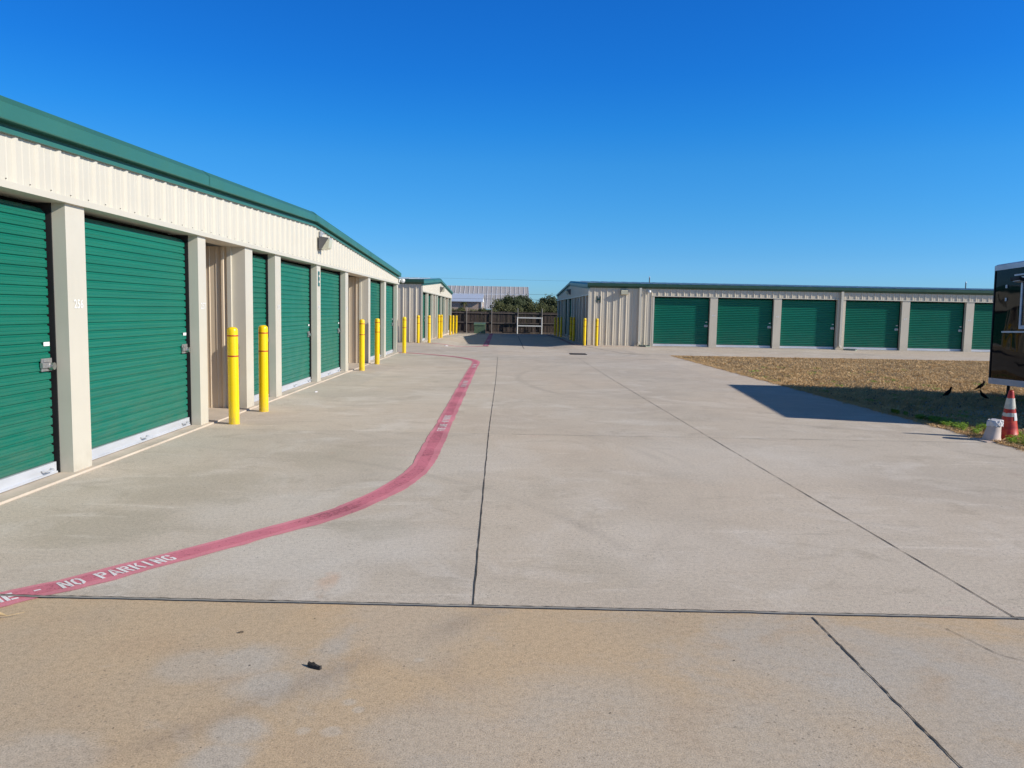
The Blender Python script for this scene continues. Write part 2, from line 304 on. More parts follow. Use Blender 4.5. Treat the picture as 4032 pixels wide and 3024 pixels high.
# brick
m, n, b = newmat('pink_tan_brick'); p = geo(n)
bt = n.nodes.new('ShaderNodeTexBrick'); bt.inputs['Scale'].default_value = 1.6
bt.inputs['Color1'].default_value = (0.42, 0.26, 0.19, 1); bt.inputs['Color2'].default_value = (0.34, 0.19, 0.15, 1); bt.inputs['Mortar'].default_value = (0.5, 0.44, 0.36, 1)
bt.inputs['Mortar Size'].default_value = 0.05
v = n.nodes.new('ShaderNodeCombineXYZ'); sp_ = n.nodes.new('ShaderNodeSeparateXYZ'); L(n, p, sp_.inputs[0])
L(n, sp_.outputs[0], v.inputs[0]); L(n, sp_.outputs[2], v.inputs[1]); L(n, v.outputs[0], bt.inputs['Vector'])
L(n, bt.outputs[0], b.inputs['Base Color']); b.inputs['Roughness'].default_value = 0.9
M['brick'] = m
# cone plastic: sun-bleached orange red with grime
m, n, b = newmat('faded_red_cone_plastic'); p = geo(n)
c = ramp(n, noise(n, scaled(n, p, (3, 3, 5)), 1.5, 6, 0.7), [(0.3, (0.22, 0.012, 0.010)), (0.5, (0.54, 0.030, 0.016)), (0.72, (0.70, 0.10, 0.02))])
L(n, c, b.inputs['Base Color']); b.inputs['Roughness'].default_value = 0.45
M['cone'] = m
M['conewhite'] = paint('dirty_reflective_white', (0.62, 0.60, 0.52), 0.5, 0.3, (14, 14, 14), dirt=(0.3, 0.27, 0.22))
M['dirtywhite'] = paint('dirty_white_plastic', (0.66, 0.53, 0.46), 0.6, 0.15, (4, 4, 10), dirt=(0.30, 0.25, 0.24))
M['rag'] = paint('white_torn_plastic', (0.72, 0.69, 0.70), 0.6, 0.1, (10, 10, 10))

# ------------------------------------------------------------------ mesh helpers
def tag(o, label=None, cat=None, group=None, kind=None):
    if label: o['label'] = label
    if cat: o['category'] = cat
    if group: o['group'] = group
    if kind: o['kind'] = kind
    return o
def empty(name, loc=(0, 0, 0), rz=0.0):
    o = bpy.data.objects.new(name, None); C.objects.link(o); o.location = loc; o.rotation_euler = (0, 0, rz)
    o.empty_display_size = 0.2
    return o
class MB:
    def __init__(s): s.v = []; s.f = []
    def face(s, pts):
        k = len(s.v); s.v += [tuple(q) for q in pts]; s.f.append(tuple(range(k, k + len(pts)))); return s
    def box(s, x0, x1, y0, y1, z0, z1, P=None):
        k = len(s.v)
        for z in (z0, z1):
            for (x, y) in ((x0, y0), (x1, y0), (x1, y1), (x0, y1)):
                s.v.append(tuple(P(x, y, z)) if P else (x, y, z))
        for q in ((0, 3, 2, 1), (4, 5, 6, 7), (0, 1, 5, 4), (1, 2, 6, 5), (2, 3, 7, 6), (3, 0, 4, 7)):
            s.f.append(tuple(k + i for i in q))
        return s
    def grid(s, rows):
        k = len(s.v); m_ = len(rows[0])
        for r in rows: s.v += [tuple(q) for q in r]
        for i in range(len(rows) - 1):
            for j in range(m_ - 1):
                s.f.append((k + i * m_ + j, k + i * m_ + j + 1, k + (i + 1) * m_ + j + 1, k + (i + 1) * m_ + j))
        return s
    def tube(s, a, b, r0, r1=None, seg=12, caps=True):
        r1 = r0 if r1 is None else r1
        a, b = Vector(a), Vector(b); d = (b - a).normalized()
        u = d.orthogonal().normalized(); w_ = d.cross(u); k = len(s.v)
        for (c, r) in ((a, r0), (b, r1)):
            for i in range(seg):
                t = 2 * math.pi * i / seg; s.v.append(tuple(c + (u * math.cos(t) + w_ * math.sin(t)) * r))
        for i in range(seg):
            j = (i + 1) % seg; s.f.append((k + i, k + j, k + seg + j, k + seg + i))
        if caps:
            s.f.append(tuple(k + i for i in reversed(range(seg)))); s.f.append(tuple(k + seg + i for i in range(seg)))
        return s
    def lathe(s, prof, seg=24, c=(0, 0, 0), sh=None):
        k = len(s.v)
        for (r, z) in prof:
            for i in range(seg):
                t = 2 * math.pi * i / seg
                dx = sh(z) if sh else 0
                s.v.append((c[0] + r * math.cos(t) + dx, c[1] + r * math.sin(t), c[2] + z))
        for q in range(len(prof) - 1):
            for i in range(seg):
                j = (i + 1) % seg; s.f.append((k + q * seg + i, k + q * seg + j, k + (q + 1) * seg + j, k + (q + 1) * seg + i))
        return s
    def build(s, name, mat, parent=None, smooth=False, fix=False):
        me = bpy.data.meshes.new(name); me.from_pydata(s.v, [], s.f); me.materials.append(mat)
        if fix:
            bm = bmesh.new(); bm.from_mesh(me); bmesh.ops.remove_doubles(bm, verts=bm.verts, dist=1e-5)
            bmesh.ops.recalc_face_normals(bm, faces=bm.faces); bm.to_mesh(me); bm.free()
        if smooth:
            for p_ in me.polygons: p_.use_smooth = True
        me.update(); o = bpy.data.objects.new(name, me); C.objects.link(o)
        if parent: o.parent = parent
        return o
def copy_tree(o, parent=None, loc=None):
    c = o.copy(); C.objects.link(c); c.parent = parent
    if loc: c.location = loc
    for ch in list(o.children): copy_tree(ch, c)
    return c
def sm(x, a, b):
    t = max(0, min(1, (x - a) / (b - a))); return t * t * (3 - 2 * t)
def gz(x, y):
    m1 = (1 - sm(abs(x - 0.1), 1.9, 3.3)); m2 = sm(y, 44, 57)
    return -0.125 * sm(y, 31.5, 36.5) * max(m1, m2)
def text_mesh(txt, size, name, mat, P, u, z, wout, parent, xs=1.0, bold=0.0):
    cu = bpy.data.curves.new(name, 'FONT'); cu.body = txt; cu.size = 1.0; cu.align_x = 'CENTER'; cu.align_y = 'CENTER'; cu.offset = bold
    cu.resolution_u = 3
    o = bpy.data.objects.new(name, cu); C.objects.link(o)
    bpy.context.view_layer.update()
    me = bpy.data.meshes.new_from_object(o.evaluated_get(bpy.context.evaluated_depsgraph_get()))
    C.objects.unlink(o); bpy.data.objects.remove(o)
    ys = [v.co.y for v in me.vertices]; h = max(ys) - min(ys); cy = (max(ys) + min(ys)) / 2
    k = size / h
    for v in me.vertices:
        v.co = Vector(P(u + v.co.x * k * xs, wout, z + (v.co.y - cy) * k))
    me.materials.clear(); me.materials.append(mat)
    ob = bpy.data.objects.new(name, me); C.objects.link(ob); ob.parent = parent
    return ob

# ------------------------------------------------------------------ ground
g = MB(); g.face([(-900, -300, -0.35), (900, -300, -0.35), (900, 1500, -0.35), (-900, 1500, -0.35)])
tag(g.build('ground', M['soil']), 'dry soil reaching the horizon beyond the yard', kind='structure')
# drive: front slab and main drive; the main drive follows the drain dip between the far buildings
JY = 4.05
def jy(x): return 4.06 - 0.035 * (x + 0.13) / 1.3 * 0.9
g = MB(); g.grid([[(x, y if y < 4 else jy(x), 0.0) for x in (-14, -2.68, -0.13, 1.6, 2.75, 6, 14)] for y in (-8, 0, 5)])
tag(g.build('front_slab', M['fore']), 'tan stained concrete slab nearest the camera', kind='structure')
g = MB()
xs = [-30, -16, -8, -5] + [-3.9 + 0.3 * i for i in range(28)] + [4.6, 5.3, 6.42]
ys = [None, 6, 10, 16, 22, 28, 29.3] + [30 + 0.7 * i for i in range(42)]
g.grid([[(x, (jy(max(-12, min(6.4, x))) if y is None else y), gz(x, y or 4) - (0.0)) for x in xs] for y in ys])
tag(g.build('concrete_drive', M['drive']), 'pale grey concrete drive between the storage buildings', kind='structure')
g = MB(); g.grid([[(x, y, gz(x, y)) for x in (6.42, 12, 20, 45)] for y in (29.3, 33, 37.4)])
tag(g.build('concrete_apron', M['drive']), 'strip of concrete in front of the long storage building', kind='structure')
g = MB(); g.grid([[(x, y, -0.015) for x in (6.42, 10, 45)] for y in (3.0, 15, 29.3)])
tag(g.build('lawn_soil', M['soil']), 'bare soil under the dry lawn', kind='structure')

def joint(name, pts, wd, mat, jit=0.3, dz=0.003, step=0.12, label=None):
    a = MB(); rows = []
    for (p0, p1) in zip(pts[:-1], pts[1:]):
        p0, p1 = Vector(p0), Vector(p1); n_ = max(2, int((p1 - p0).length / step)); d = (p1 - p0).normalized(); q = Vector((-d.y, d.x))
        for i in range(n_ + 1):
            c = p0 + (p1 - p0) * i / n_ + q * random.gauss(0, 0.10 * wd)
            w0 = wd / 2 * (1 + random.uniform(-jit, jit)); w1 = wd / 2 * (1 + random.uniform(-jit, jit))
            l, r = c + q * w0, c - q * w1
            rows.append([(l.x, l.y, gz(l.x, l.y) + dz), (r.x, r.y, gz(r.x, r.y) + dz)])
    a.grid(rows)
    return tag(a.build(name, mat), label, kind='structure')
joint('expansion_joint', [(x, jy(x)) for x in (-6, -2.68, -0.13, 1.6, 2.75, 6)], 0.020, M['jointgrey'], 0.12, 0.0088, label='grey expansion joint across the front of the drive')
joint('expansion_joint', [(x, jy(x) + 0.010) for x in (-6, -2.68, -0.13, 1.6, 2.75, 6)], 0.007, M['joint'], 0.95, 0.0100, 0.03, label='black gap along the front expansion joint')
joint('control_joint', [(-0.13, 4.08), (-0.15, 10), (-0.12, 18), (-0.13, 26.8)], 0.0075, M['joint'], 0.75, label='dark crack line running down the middle of the drive')
joint('control_joint', [(2.76, 3.98), (2.70, 10), (2.64, 18), (2.64, 26.8)], 0.0065, M['jointbrown'], 0.85, label='thin joint running away down the right side of the drive')
joint('control_joint', [(1.66, 3.98), (1.65, 2.6), (1.64, -2)], 0.0075, M['joint'], 0.7, 0.003, 0.03, label='dark joint cut in the front tan slab')
for yy, nm in ((10.0, 'nearest'), (15.95, 'second'), (21.6, 'third')):
    joint('control_joint', [(-3.7, yy), (6.4, yy - 0.1)], 0.007, M['jointfaint'], 0.8, 0.003, 0.08, label='%s faint saw cut across the drive' % nm)
joint('hairline_crack', [(2.30, 3.85), (2.38, 3.55), (2.52, 3.42), (2.50, 3.30), (2.72, 3.12), (2.95, 3.02), (3.2, 2.85)], 0.0035, M['jointbrown'], 0.9, 0.003, 0.03, label='hairline crack in the front slab at the right edge')
joint('control_joint', [(-6, 26.9), (6.4, 26.6)], 0.035, M['jointfaint'], 0.6, label='faint joint across the far end of the drive')
joint('control_joint', [(1.0, 34.6), (1.1, 54)], 0.03, M['jointbrown'], 0.4, 0.004, 0.4, label='dark joint down the alley between the far buildings')
joint('control_joint', [(3.75, 36.6), (4.7, 31), (5.6, 29.5)], 0.05, M['jointfaint'], 0.4, label='joint slanting away from the corner of the long building')
joint('control_joint', [(-3.0, 30.5), (6.4, 30.2)], 0.04, M['jointfaint'], 0.6, label='faint line across the drive by the drain')
joint('control_joint', [(6.42, 33.0), (40, 33.2)], 0.03, M['jointfaint'], 0.6, label='faint line along the apron by the lawn')

# ------------------------------------------------------------------ fire lane stripe and stencilled words
def smooth_path(pts, step=0.06):
    out = []
    P_ = [Vector(p) for p in pts]; P_ = [P_[0] * 2 - P_[1]] + P_ + [P_[-1] * 2 - P_[-2]]
    for i in range(1, len(P_) - 2):
        a, b_, c, d = P_[i - 1:i + 3]; n_ = max(2, int((c - b_).length / step))
        for k in range(n_):
            t = k / n_
            out.append(0.5 * ((2 * b_) + (c - a) * t + (2 * a - 5 * b_ + 4 * c - d) * t * t + (3 * b_ - a - 3 * c + d) * t ** 3))
    out.append(P_[-2]); return out
class Path:
    def __init__(s, pts):
        s.p = smooth_path(pts); s.s = [0.0]
        for a, b_ in zip(s.p[:-1], s.p[1:]): s.s.append(s.s[-1] + (b_ - a).length)
    def at(s, d, off=0.0):
        import bisect
        i = min(max(bisect.bisect_right(s.s, d) - 1, 0), len(s.p) - 2)
        t = (d - s.s[i]) / max(1e-6, s.s[i + 1] - s.s[i]); q = s.p[i].lerp(s.p[i + 1], t)
        j0, j1 = max(0, i - 2), min(len(s.p) - 1, i + 3); tg = (s.p[j1] - s.p[j0]).normalized()
        return q + Vector((-tg.y, tg.x)) * off
    def near(s, x, y): return s.s[min(range(len(s.p)), key=lambda i: (s.p[i] - Vector((x, y))).length)]
def stripe(name, path, wd, mat, label, dz=0.004, off=0.0):
    a = MB(); rows = []; d = 0; L_ = path.s[-1]; k = 0
    jl = jr = 0.0
    while d < L_:
        jl = jl * .8 + random.gauss(0, 0.0035); jr = jr * .8 + random.gauss(0, 0.0035)
        l, c0, r = path.at(d, off + wd / 2 + jl), path.at(d, off), path.at(d, off - wd / 2 + jr)
        rows.append([(q.x, q.y, gz(q.x, q.y) + dz) for q in (l, c0, r)]); d += 0.05
    a.grid(rows); return tag(a.build(name, mat), label, kind='structure')
main = Path([(-4.6, 1.6), (-3.6, 2.85), (-2.64, 4.07), (-2.39, 4.34), (-2.07, 4.77), (-1.68, 5.30), (-1.25, 5.95), (-1.0, 6.63), (-.87, 7.15), (-.79, 7.75),
             (-.78, 8.5), (-.78, 14), (-.78, 20), (-.765, 23.3), (-.80, 24.2), (-1.0, 25.2), (-1.65, 26.5), (-2.6, 27.6), (-4.0, 28.6), (-6.5, 29.2)])
stripe('fire_lane_stripe', main, 0.225, M['redstripe'], 'curving red painted fire lane stripe on the drive')
stripe('fire_lane_stripe', main, 0.12, M['redcore'], 'darker worn red band inside the curving stripe', 0.0055, 0.01)
far = Path([(-3.4, 36.75), (-2.4, 36.5), (-1.4, 36.7), (-.82, 37.6), (-.78, 39), (-.78, 57.8)])
stripe('fire_lane_stripe', far, 0.26, M['redcore'], 'red stripe going up the alley in the shade')
hs_ = Path([(3.3, 57), (3.42, 50), (3.45, 40), (3.5, 37.6), (3.9, 36.9), (4.8, 36.75), (11, 36.7)])
stripe('fire_lane_stripe', hs_, 0.2, M['redfaint'], 'faded red stripe round the corner of the long building')
fl = Path([(-9, 36.55), (-6, 36.6), (-2.2, 36.6)])
stripe('fire_lane_stripe', fl, 0.2, M['redfaint'], 'faded pink stripe at the foot of the far left building')

# stencil alphabet, strokes on a 4 x 6 cell with the bridges left open
def q4(a, b_, c, d): return [a, b_, c, d]
T = 1.35
ST = {
 'F': [[(0, 0), (T, 0), (T, 6), (0, 6)], [(T + .35, 6), (4, 6), (4, 4.9), (T + .35, 4.9)], [(T + .35, 3.6), (3.4, 3.6), (3.4, 2.6), (T + .35, 2.6)]],
 'I': [[(1.4, 0), (2.6, 0), (2.6, 6), (1.4, 6)]],
 'R': [[(0, 0), (T, 0), (T, 6), (0, 6)], [(T + .3, 6), (3.2, 6), (4, 5.2), (4, 3.8), (3.3, 3.0), (T + .3, 3.0), (T + .3, 3.9), (2.7, 3.9), (2.9, 4.2), (2.9, 4.8), (2.7, 5.1), (T + .3, 5.1)], [(1.8, 2.7), (2.9, 2.7), (4.1, 0), (2.9, 0)]],
 'E': [[(0, 0), (T, 0), (T, 6), (0, 6)], [(T + .3, 6), (4, 6), (4, 4.9), (T + .3, 4.9)], [(T + .3, 3.6), (3.6, 3.6), (3.6, 2.5), (T + .3, 2.5)], [(T + .3, 1.1), (4, 1.1), (4, 0), (T + .3, 0)]],
 'L': [[(0, 0), (T, 0), (T, 6), (0, 6)], [(T + .3, 1.1), (4, 1.1), (4, 0), (T + .3, 0)]],
 'A': [[(-.2, 0), (T - .1, 0), (2.0, 5.0), (1.8, 6), (1.5, 6)], [(T + 2, 0), (4.3, 0), (2.6, 6), (2.1, 6), (2.25, 4.9)], [(1.6, 2.2), (2.6, 2.2), (2.85, 1.3), (1.35, 1.3)]],
 'N': [[(0, 0), (T, 0), (T, 4.8), (0, 6)], [(3.0, 1.1), (4, 0), (4, 6), (3.0, 6)], [(.2, 6), (1.3, 6), (3.8, 0), (2.8, 0)]],
 'O': [[(1.8, 6), (1.2, 6), (0, 4.8), (0, 1.2), (1.2, 0), (1.8, 0), (1.8, 1.1), (1.5, 1.1), (1.1, 1.6), (1.1, 4.4), (1.5, 4.9), (1.8, 4.9)], [(2.2, 6), (2.8, 6), (4, 4.8), (4, 1.2), (2.8, 0), (2.2, 0), (2.2, 1.1), (2.5, 1.1), (2.9, 1.6), (2.9, 4.4), (2.5, 4.9), (2.2, 4.9)]],
 'P': [[(0, 0), (T, 0), (T, 6), (0, 6)], [(T + .3, 6), (3.2, 6), (4, 5.2), (4, 3.4), (3.2, 2.6), (T + .3, 2.6), (T + .3, 3.6), (2.7, 3.6), (2.9, 3.9), (2.9, 4.7), (2.7, 5.0), (T + .3, 5.0)]],
 'K': [[(0, 0), (T, 0), (T, 6), (0, 6)], [(T + .3, 3.1), (3.0, 6), (4.3, 6), (2.3, 3.2), (T + .9, 2.6)], [(2.1, 3.0), (2.9, 3.6), (4.4, 0), (3.1, 0)]],
 'G': [[(2.2, 6), (1.2, 6), (0, 4.8), (0, 1.2), (1.2, 0), (1.9, 0), (1.9, 1.1), (1.5, 1.1), (1.1, 1.6), (1.1, 4.4), (1.5, 4.9), (2.2, 4.9)], [(2.5, 6), (3.2, 6), (4, 5.2), (4, 4.3), (2.9, 4.3), (2.5, 4.9)], [(2.2, 0), (3.2, 0), (4, .8), (4, 2.9), (2.3, 2.9), (2.3, 2.0), (2.9, 2.0), (2.9, 1.3), (2.6, 1.1), (2.2, 1.1)]],
 '-': [[(.8, 2.6), (3.2, 2.6), (3.2, 3.5), (.8, 3.5)]], ' ': []}
def words(path, s_end, length, hgt, label, off=0.0):
    txt = 'FIRE LANE - NO PARKING'; adv = length / len(txt); a = MB()
    for i, ch in enumerate(txt):
        s0 = s_end - length + i * adv
        for poly in ST[ch]:
            pts = []
            for (u, v_) in poly:
                q = path.at(s0 + (0.07 + u / 4 * 0.84) * adv, off - hgt / 2 + v_ / 6 * hgt)
                pts.append((q.x, q.y, gz(q.x, q.y) + 0.0072))
            a.face(pts)
    bmx = a.build('lane_lettering', M['whitestencil'])
    return tag(bmx, label, kind='structure')
words(main, main.near(-2.03, 4.80), 1.50, 0.122, 'white stencilled fire lane words nearest the camera')
words(main, main.near(-.78, 11.6), 1.52, 0.10, 'white stencilled fire lane words half way up the stripe')
words(main, main.near(-.78, 17.45), 1.4, 0.10, 'third set of white stencilled fire lane words up the stripe')
words(main, main.near(-.78, 22.96), 1.45, 0.10, 'farthest white stencilled fire lane words before the bend')
words(far, far.near(-.78, 40.2), 1.8, 0.13, 'white stencilled words in the shaded alley, nearest')
words(far, far.near(-.78, 46.2), 1.8, 0.13, 'white stencilled words in the shaded alley, middle')
words(far, far.near(-.78, 53.5), 1.8, 0.13, 'white stencilled words in the shaded alley, farthest')

# ------------------------------------------------------------------ storage buildings
def ribs(u0, u1, pitch=0.305, ph=0.0, h=0.03, minor=0.007):
    out = [(u0, 0.0)]; k = math.ceil((u0 - ph) / pitch)
    while ph + k * pitch < u1 - 0.04:
        c = ph + k * pitch
        for (d, hh) in ((-0.036, 0), (-0.016, h), (0.016, h), (0.036, 0), (0.089, 0), (0.097, minor), (0.107, minor), (0.115, 0), (0.190, 0), (0.198, minor), (0.208, minor), (0.216, 0)):
            if u0 < c + d < u1: out.append((c + d, hh))
        k += 1
    out.append((u1, 0.0)); return out
def sheet(P, u0, u1, zb, zt, w0=0.0, ph=0.0, h=0.03, minor=0.007):
    a = MB(); pr = ribs(u0, u1, ph=ph, h=h, minor=minor)
    f = lambda z, u: z(u) if callable(z) else z
    a.grid([[P(u, w0 + d, f(zb, u)) for (u, d) in pr], [P(u, w0 + d, f(zt, u)) for (u, d) in pr]])
    return a
PER = 0.0835
def door(bld, P, ua, ub, zt, wd=-0.15, detail=2, latch=True, mat='green_door', label=None):
    a = MB(); prof = []
    z = 0.125
    top = zt - 0.09
    while z < top:
        for (t, d) in ((0.0, -0.016), (0.07, -0.016), (0.16, 0.0), (0.40, 0.003), (0.47, 0.0), (0.53, 0.004), (0.60, 0.0), (0.84, 0.002), (0.95, -0.014)) if detail > 1 else ((0.0, -0.026), (0.14, -0.026), (0.34, -0.006), (0.52, 0.006), (0.64, 0.008), (0.74, 0.002), (0.88, -0.020)):
            zz = z + t * PER
            if zz < top: prof.append((zz, d))
        z += PER
    prof += [(top, -0.01), (top + .03, -0.04), (top + 0.05, -0.10), (top + .04, -0.19)]
    g0 = 0.05 if detail > 1 else 0.03
    a.grid([[P(u, wd + d, z_) for u in (ua + g0, ub - g0)] for (z_, d) in prof])
    dr = a.build('door', M[mat], bld)
    if label: dr['label'] = label
    k = MB(); k.box(ua + g0, ub - g0, wd - .012, wd + 0.022, 0.028, 0.13, P)
    k.box(ua + g0, ub - g0, wd + 0.022, wd + 0.034, 0.028, 0.045, P); bar = k.build('bottom_bar', M['galv'], dr)
    k = MB(); k.box(ua, ub, wd - 0.26, wd - 0.24, 0.0, zt + .05, P)
    k.box(ua, ua + 0.012, wd - 0.24, wd + 0.03, 0.0, zt, P); k.box(ub - 0.012, ub, wd - 0.24, wd + 0.03, 0.0, zt, P); k.box(ua + .012, ub - .012, wd - 0.24, wd - 0.22, zt - .3, zt + .04, P); k.build('track_and_shade_sheet', M['black'], dr)  # side tracks, plus black sheets standing in for the shaded interior
    if detail > 1:
        for uu in ((ua + ub) / 2, ub - 0.22):
            if ub - ua < 1.5 and uu < ub - .3: continue
            h = MB(); h.tube(P(uu - 0.07, wd + 0.03, 0.085), P(uu - 0.05, wd + 0.07, 0.08), 0.008, seg=6)
            h.tube(P(uu - 0.05, wd + 0.07, 0.08), P(uu + 0.05, wd + 0.07, 0.08), 0.008, seg=6)
            h.tube(P(uu + 0.05, wd + 0.07, 0.08), P(uu + 0.07, wd + 0.03, 0.085), 0.008, seg=6); h.build('handle', M['galv'], bar and dr)
    if latch:
        zl = 1.02; ul = ub - 0.135
        h = MB(); h.box(ul - 0.07, ul + 0.09, wd + 0.004, wd + 0.012, zl - 0.055, zl + 0.06, P)
        h.box(ul - 0.09, ul + 0.05, wd + 0.012, wd + 0.035, zl - 0.022, zl + 0.022, P)
        h.box(ul - 0.05, ul + 0.05, wd + 0.012, wd + 0.022, zl + 0.028, zl + 0.045, P)
        h.build('latch', M['latch'], dr)
        h = MB(); h.tube(P(ul + 0.055, wd + 0.02, zl - 0.012), P(ul + 0.055, wd + 0.055, zl - 0.012), 0.036, 0.033, 16); h.build('lock', M['chrome'], dr)
        h = MB(); h.box(ul - 0.02, ul + 0.07, wd + 0.006, wd + 0.009, zl + 0.17, zl + 0.205, P); h.build('sticker', M['white'], dr)
    return dr
def column(bld, P, ua, ub, zt, num=None, tall=None, tmat=None):
    a = MB(); a.box(ua, ub, -0.2, 0.0, 0.0, zt, P)
    c = a.build('column', M['beige'], bld)
    if num: text_mesh(num, 0.082, 'unit_number', M['white'], P, (ua + ub) / 2 + 0.01, 1.57, 0.004, c, 0.95, 0.012)
    if tall: text_mesh(tall, 0.31, 'building_letter', M[tmat], P, (ua + ub) / 2, 2.17, 0.004, c, 0.72, 0.05)
    return c
def gable(bld, P, u0, u1, um, zh, ze0, zp, ze1, items, detail, ph=0.0, depth=22.0, back=0.0, mirror=1):
    """gable front: sheet metal gable over a row of doors; P(u, w, z) with w outward"""
    zr = lambda u: ze0 + (zp - ze0) * (u - u0) / (um - u0) if u < um else zp + (ze1 - zp) * (u - um) / (u1 - um)
    hz = (lambda u: zh) if not callable(zh) else zh
    gp = sheet(P, u0, u1, lambda u: hz(u) + 0.05, lambda u: zr(u) - 0.255, 0.008, ph, 0.021, 0.004); nf = len(gp.f)
    if detail > 1:
        for k in range(int((u1 - u0) / 0.152)):
            uu = u0 + 0.07 + k * 0.152 + random.uniform(-.006, .006)
            if uu < 20: gp.box(uu - .004, uu + .004, 0.008, 0.017, hz(uu) + 0.075, hz(uu) + 0.083, P)
    gpo = gp.build('gable_panel', M['beige'], bld); gpo.data.materials.append(M['bronze'])
    for pq in gpo.data.polygons[nf:]: pq.material_index = 1
    a = MB(); a.grid([[P(u, -0.3, hz(u)) for u in (u0, u1)], [P(u, 0.045, hz(u)) for u in (u0, u1)], [P(u, 0.045, hz(u) + 0.055) for u in (u0, u1)], [P(u, 0.0, hz(u) + 0.06) for u in (u0, u1)]])
    hd = a.build('header', M['beige'], bld)
    # rake trim swept along both roof slopes
    prof = [(-0.10, 0.012), (0.015, 0.0), (0.10, -0.072), (0.10, -0.19), (0.095, -0.198), (0.0, -0.20), (0.0, -0.244), (0.052, -0.248), (0.05, -0.284), (0.02, -0.286)]
    o0 = 0.1
    path = [u0 - o0, um, u1 + o0]
    a = MB(); a.grid([[P(u, w_, zr(min(max(u, u0), u1)) + (0 if u0 <= u <= u1 else -0.004) + dz) for (w_, dz) in prof] for u in path])
    a.face([P(u0 - o0, w_, zr(u0) - .004 + dz) for (w_, dz) in prof]); a.face([P(u1 + o0, w_, zr(u1) - .004 + dz) for (w_, dz) in prof])
    rt_ = a.build('rake_trim', M['green_trim'], bld)
    # ridge cap piece and lap seams standing just proud of the trim
    a = MB(); pf = [(w_ + .004 if w_ > .03 else w_, dz + .004) for (w_, dz) in prof[:4]]
    a.grid([[P(u, w_, zr(u) + dz) for (w_, dz) in pf] for u in (um - 0.16, um, um + 0.16)])
    a.build('ridge_cap', M['green_trim'], rt_)
    for us in ((u0 + um) / 2 + 0.3, (um + u1) / 2):
        a = MB(); a.grid([[P(u, w_, zr(u) + dz) for (w_, dz) in pf] for u in (us, us + 0.03)]); a.build('lap_seam', M['green_trim'], rt_)
    # roof
    a = MB(); a.grid([[P(u, w_, zr(min(max(u, u0), u1)) + dzz) for u in (u0 - .12, um, u1 + .12)] for (w_, dzz) in ((0.0, 0.0), (-depth, 0.0))])
    k = 0
    ws = -0.6
    while ws > -depth:
        for (p0, p1) in ((u0 - .12, um), (um, u1 + .12)):
            z0, z1 = zr(min(max(p0, u0), u1)), zr(min(max(p1, u0), u1))
            v = [P(p0, ws, z0 + .002), P(p1, ws, z1 + .002), P(p1, ws, z1 + .04), P(p0, ws, z0 + .04), P(p0, ws - .03, z0 + .04), P(p1, ws - .03, z1 + .04)]
            a.face([v[0], v[1], v[2], v[3]]); a.face([v[3], v[2], v[5], v[4]])
        ws -= 0.61
    a.build('roof', M['roof'], bld)
    # slab the whole building stands on
    a = MB(); a.box(u0 - 0.02, u1 + 0.02, -depth, 0.055, -0.34, 0.02, P); a.build('foundation_slab', M['slab'], bld)
    # hidden back and side walls
    a = MB(); a.grid([[P(u, -depth, z) for u in (u0, u1)] for z in (0.0, ze0 - .05)])
    a.grid([[P(u1, w_, z) for w_ in (-0.2, -depth)] for z in (0.0, ze1 - .03)]); 
    if back: a.grid([[P(u0, w_, z) for w_ in (-0.2, -depth)] for z in (0.0, ze0 - .03)])
    a.build('wall', M['beige_wall'], bld)
    for it in items:
        if it[0] == 'c': column(bld, P, it[1], it[2], hz(it[1]), *it[3:])
        elif it[0] == 'd': door(bld, P, it[1], it[2], hz(it[1]), detail=detail, latch=(it[3] if len(it) > 3 else True), mat=(it[4] if len(it) > 4 else 'green_door'))
        elif it[0] == 'h':
            ua, ub = it[1], it[2]
            fw_ = lambda u, w_, z: P(ub - 0.02 - w_, -0.2 - (u), z)      # far side wall, ribs toward the camera
            sheet(fw_, 0.0, 7.0, 0.02, hz(ua), 0.0, 0.13).build('hallway_wall', M['bounce_tan_wall'], bld)
            nw_ = lambda u, w_, z: P(ua + 0.02 + w_, -0.2 - (u), z)
            sheet(nw_, 0.0, 7.0, 0.02, hz(ua), 0.0, 0.05).build('hallway_wall', M['bounce_tan_wall'], bld)
            a = MB(); a.grid([[P(u, -7.1, z) for u in (ua, ub)] for z in (0.0, hz(ua))]); a.build('hallway_wall', M['bounce_tan_wall'], bld)
            a = MB(); a.box(ua, ua + .03, -0.2, -0.12, 0.02, hz(ua), P); a.build('hallway_trim', M['beige'], bld); a = MB(); a.box(ub - .05, ub, -0.26, -0.2, 0.02, hz(ua), P); a.build('hallway_trim', M['beige'], bld)
def ePlane(x0, y0, ang, side):
    sa, ca = math.sin(ang), math.cos(ang)
    # u is the world Y of a point on the facade
    def P(u, w_, z): return (x0 + (u - y0) * math.tan(ang) + side * w_, u, z)
    return P
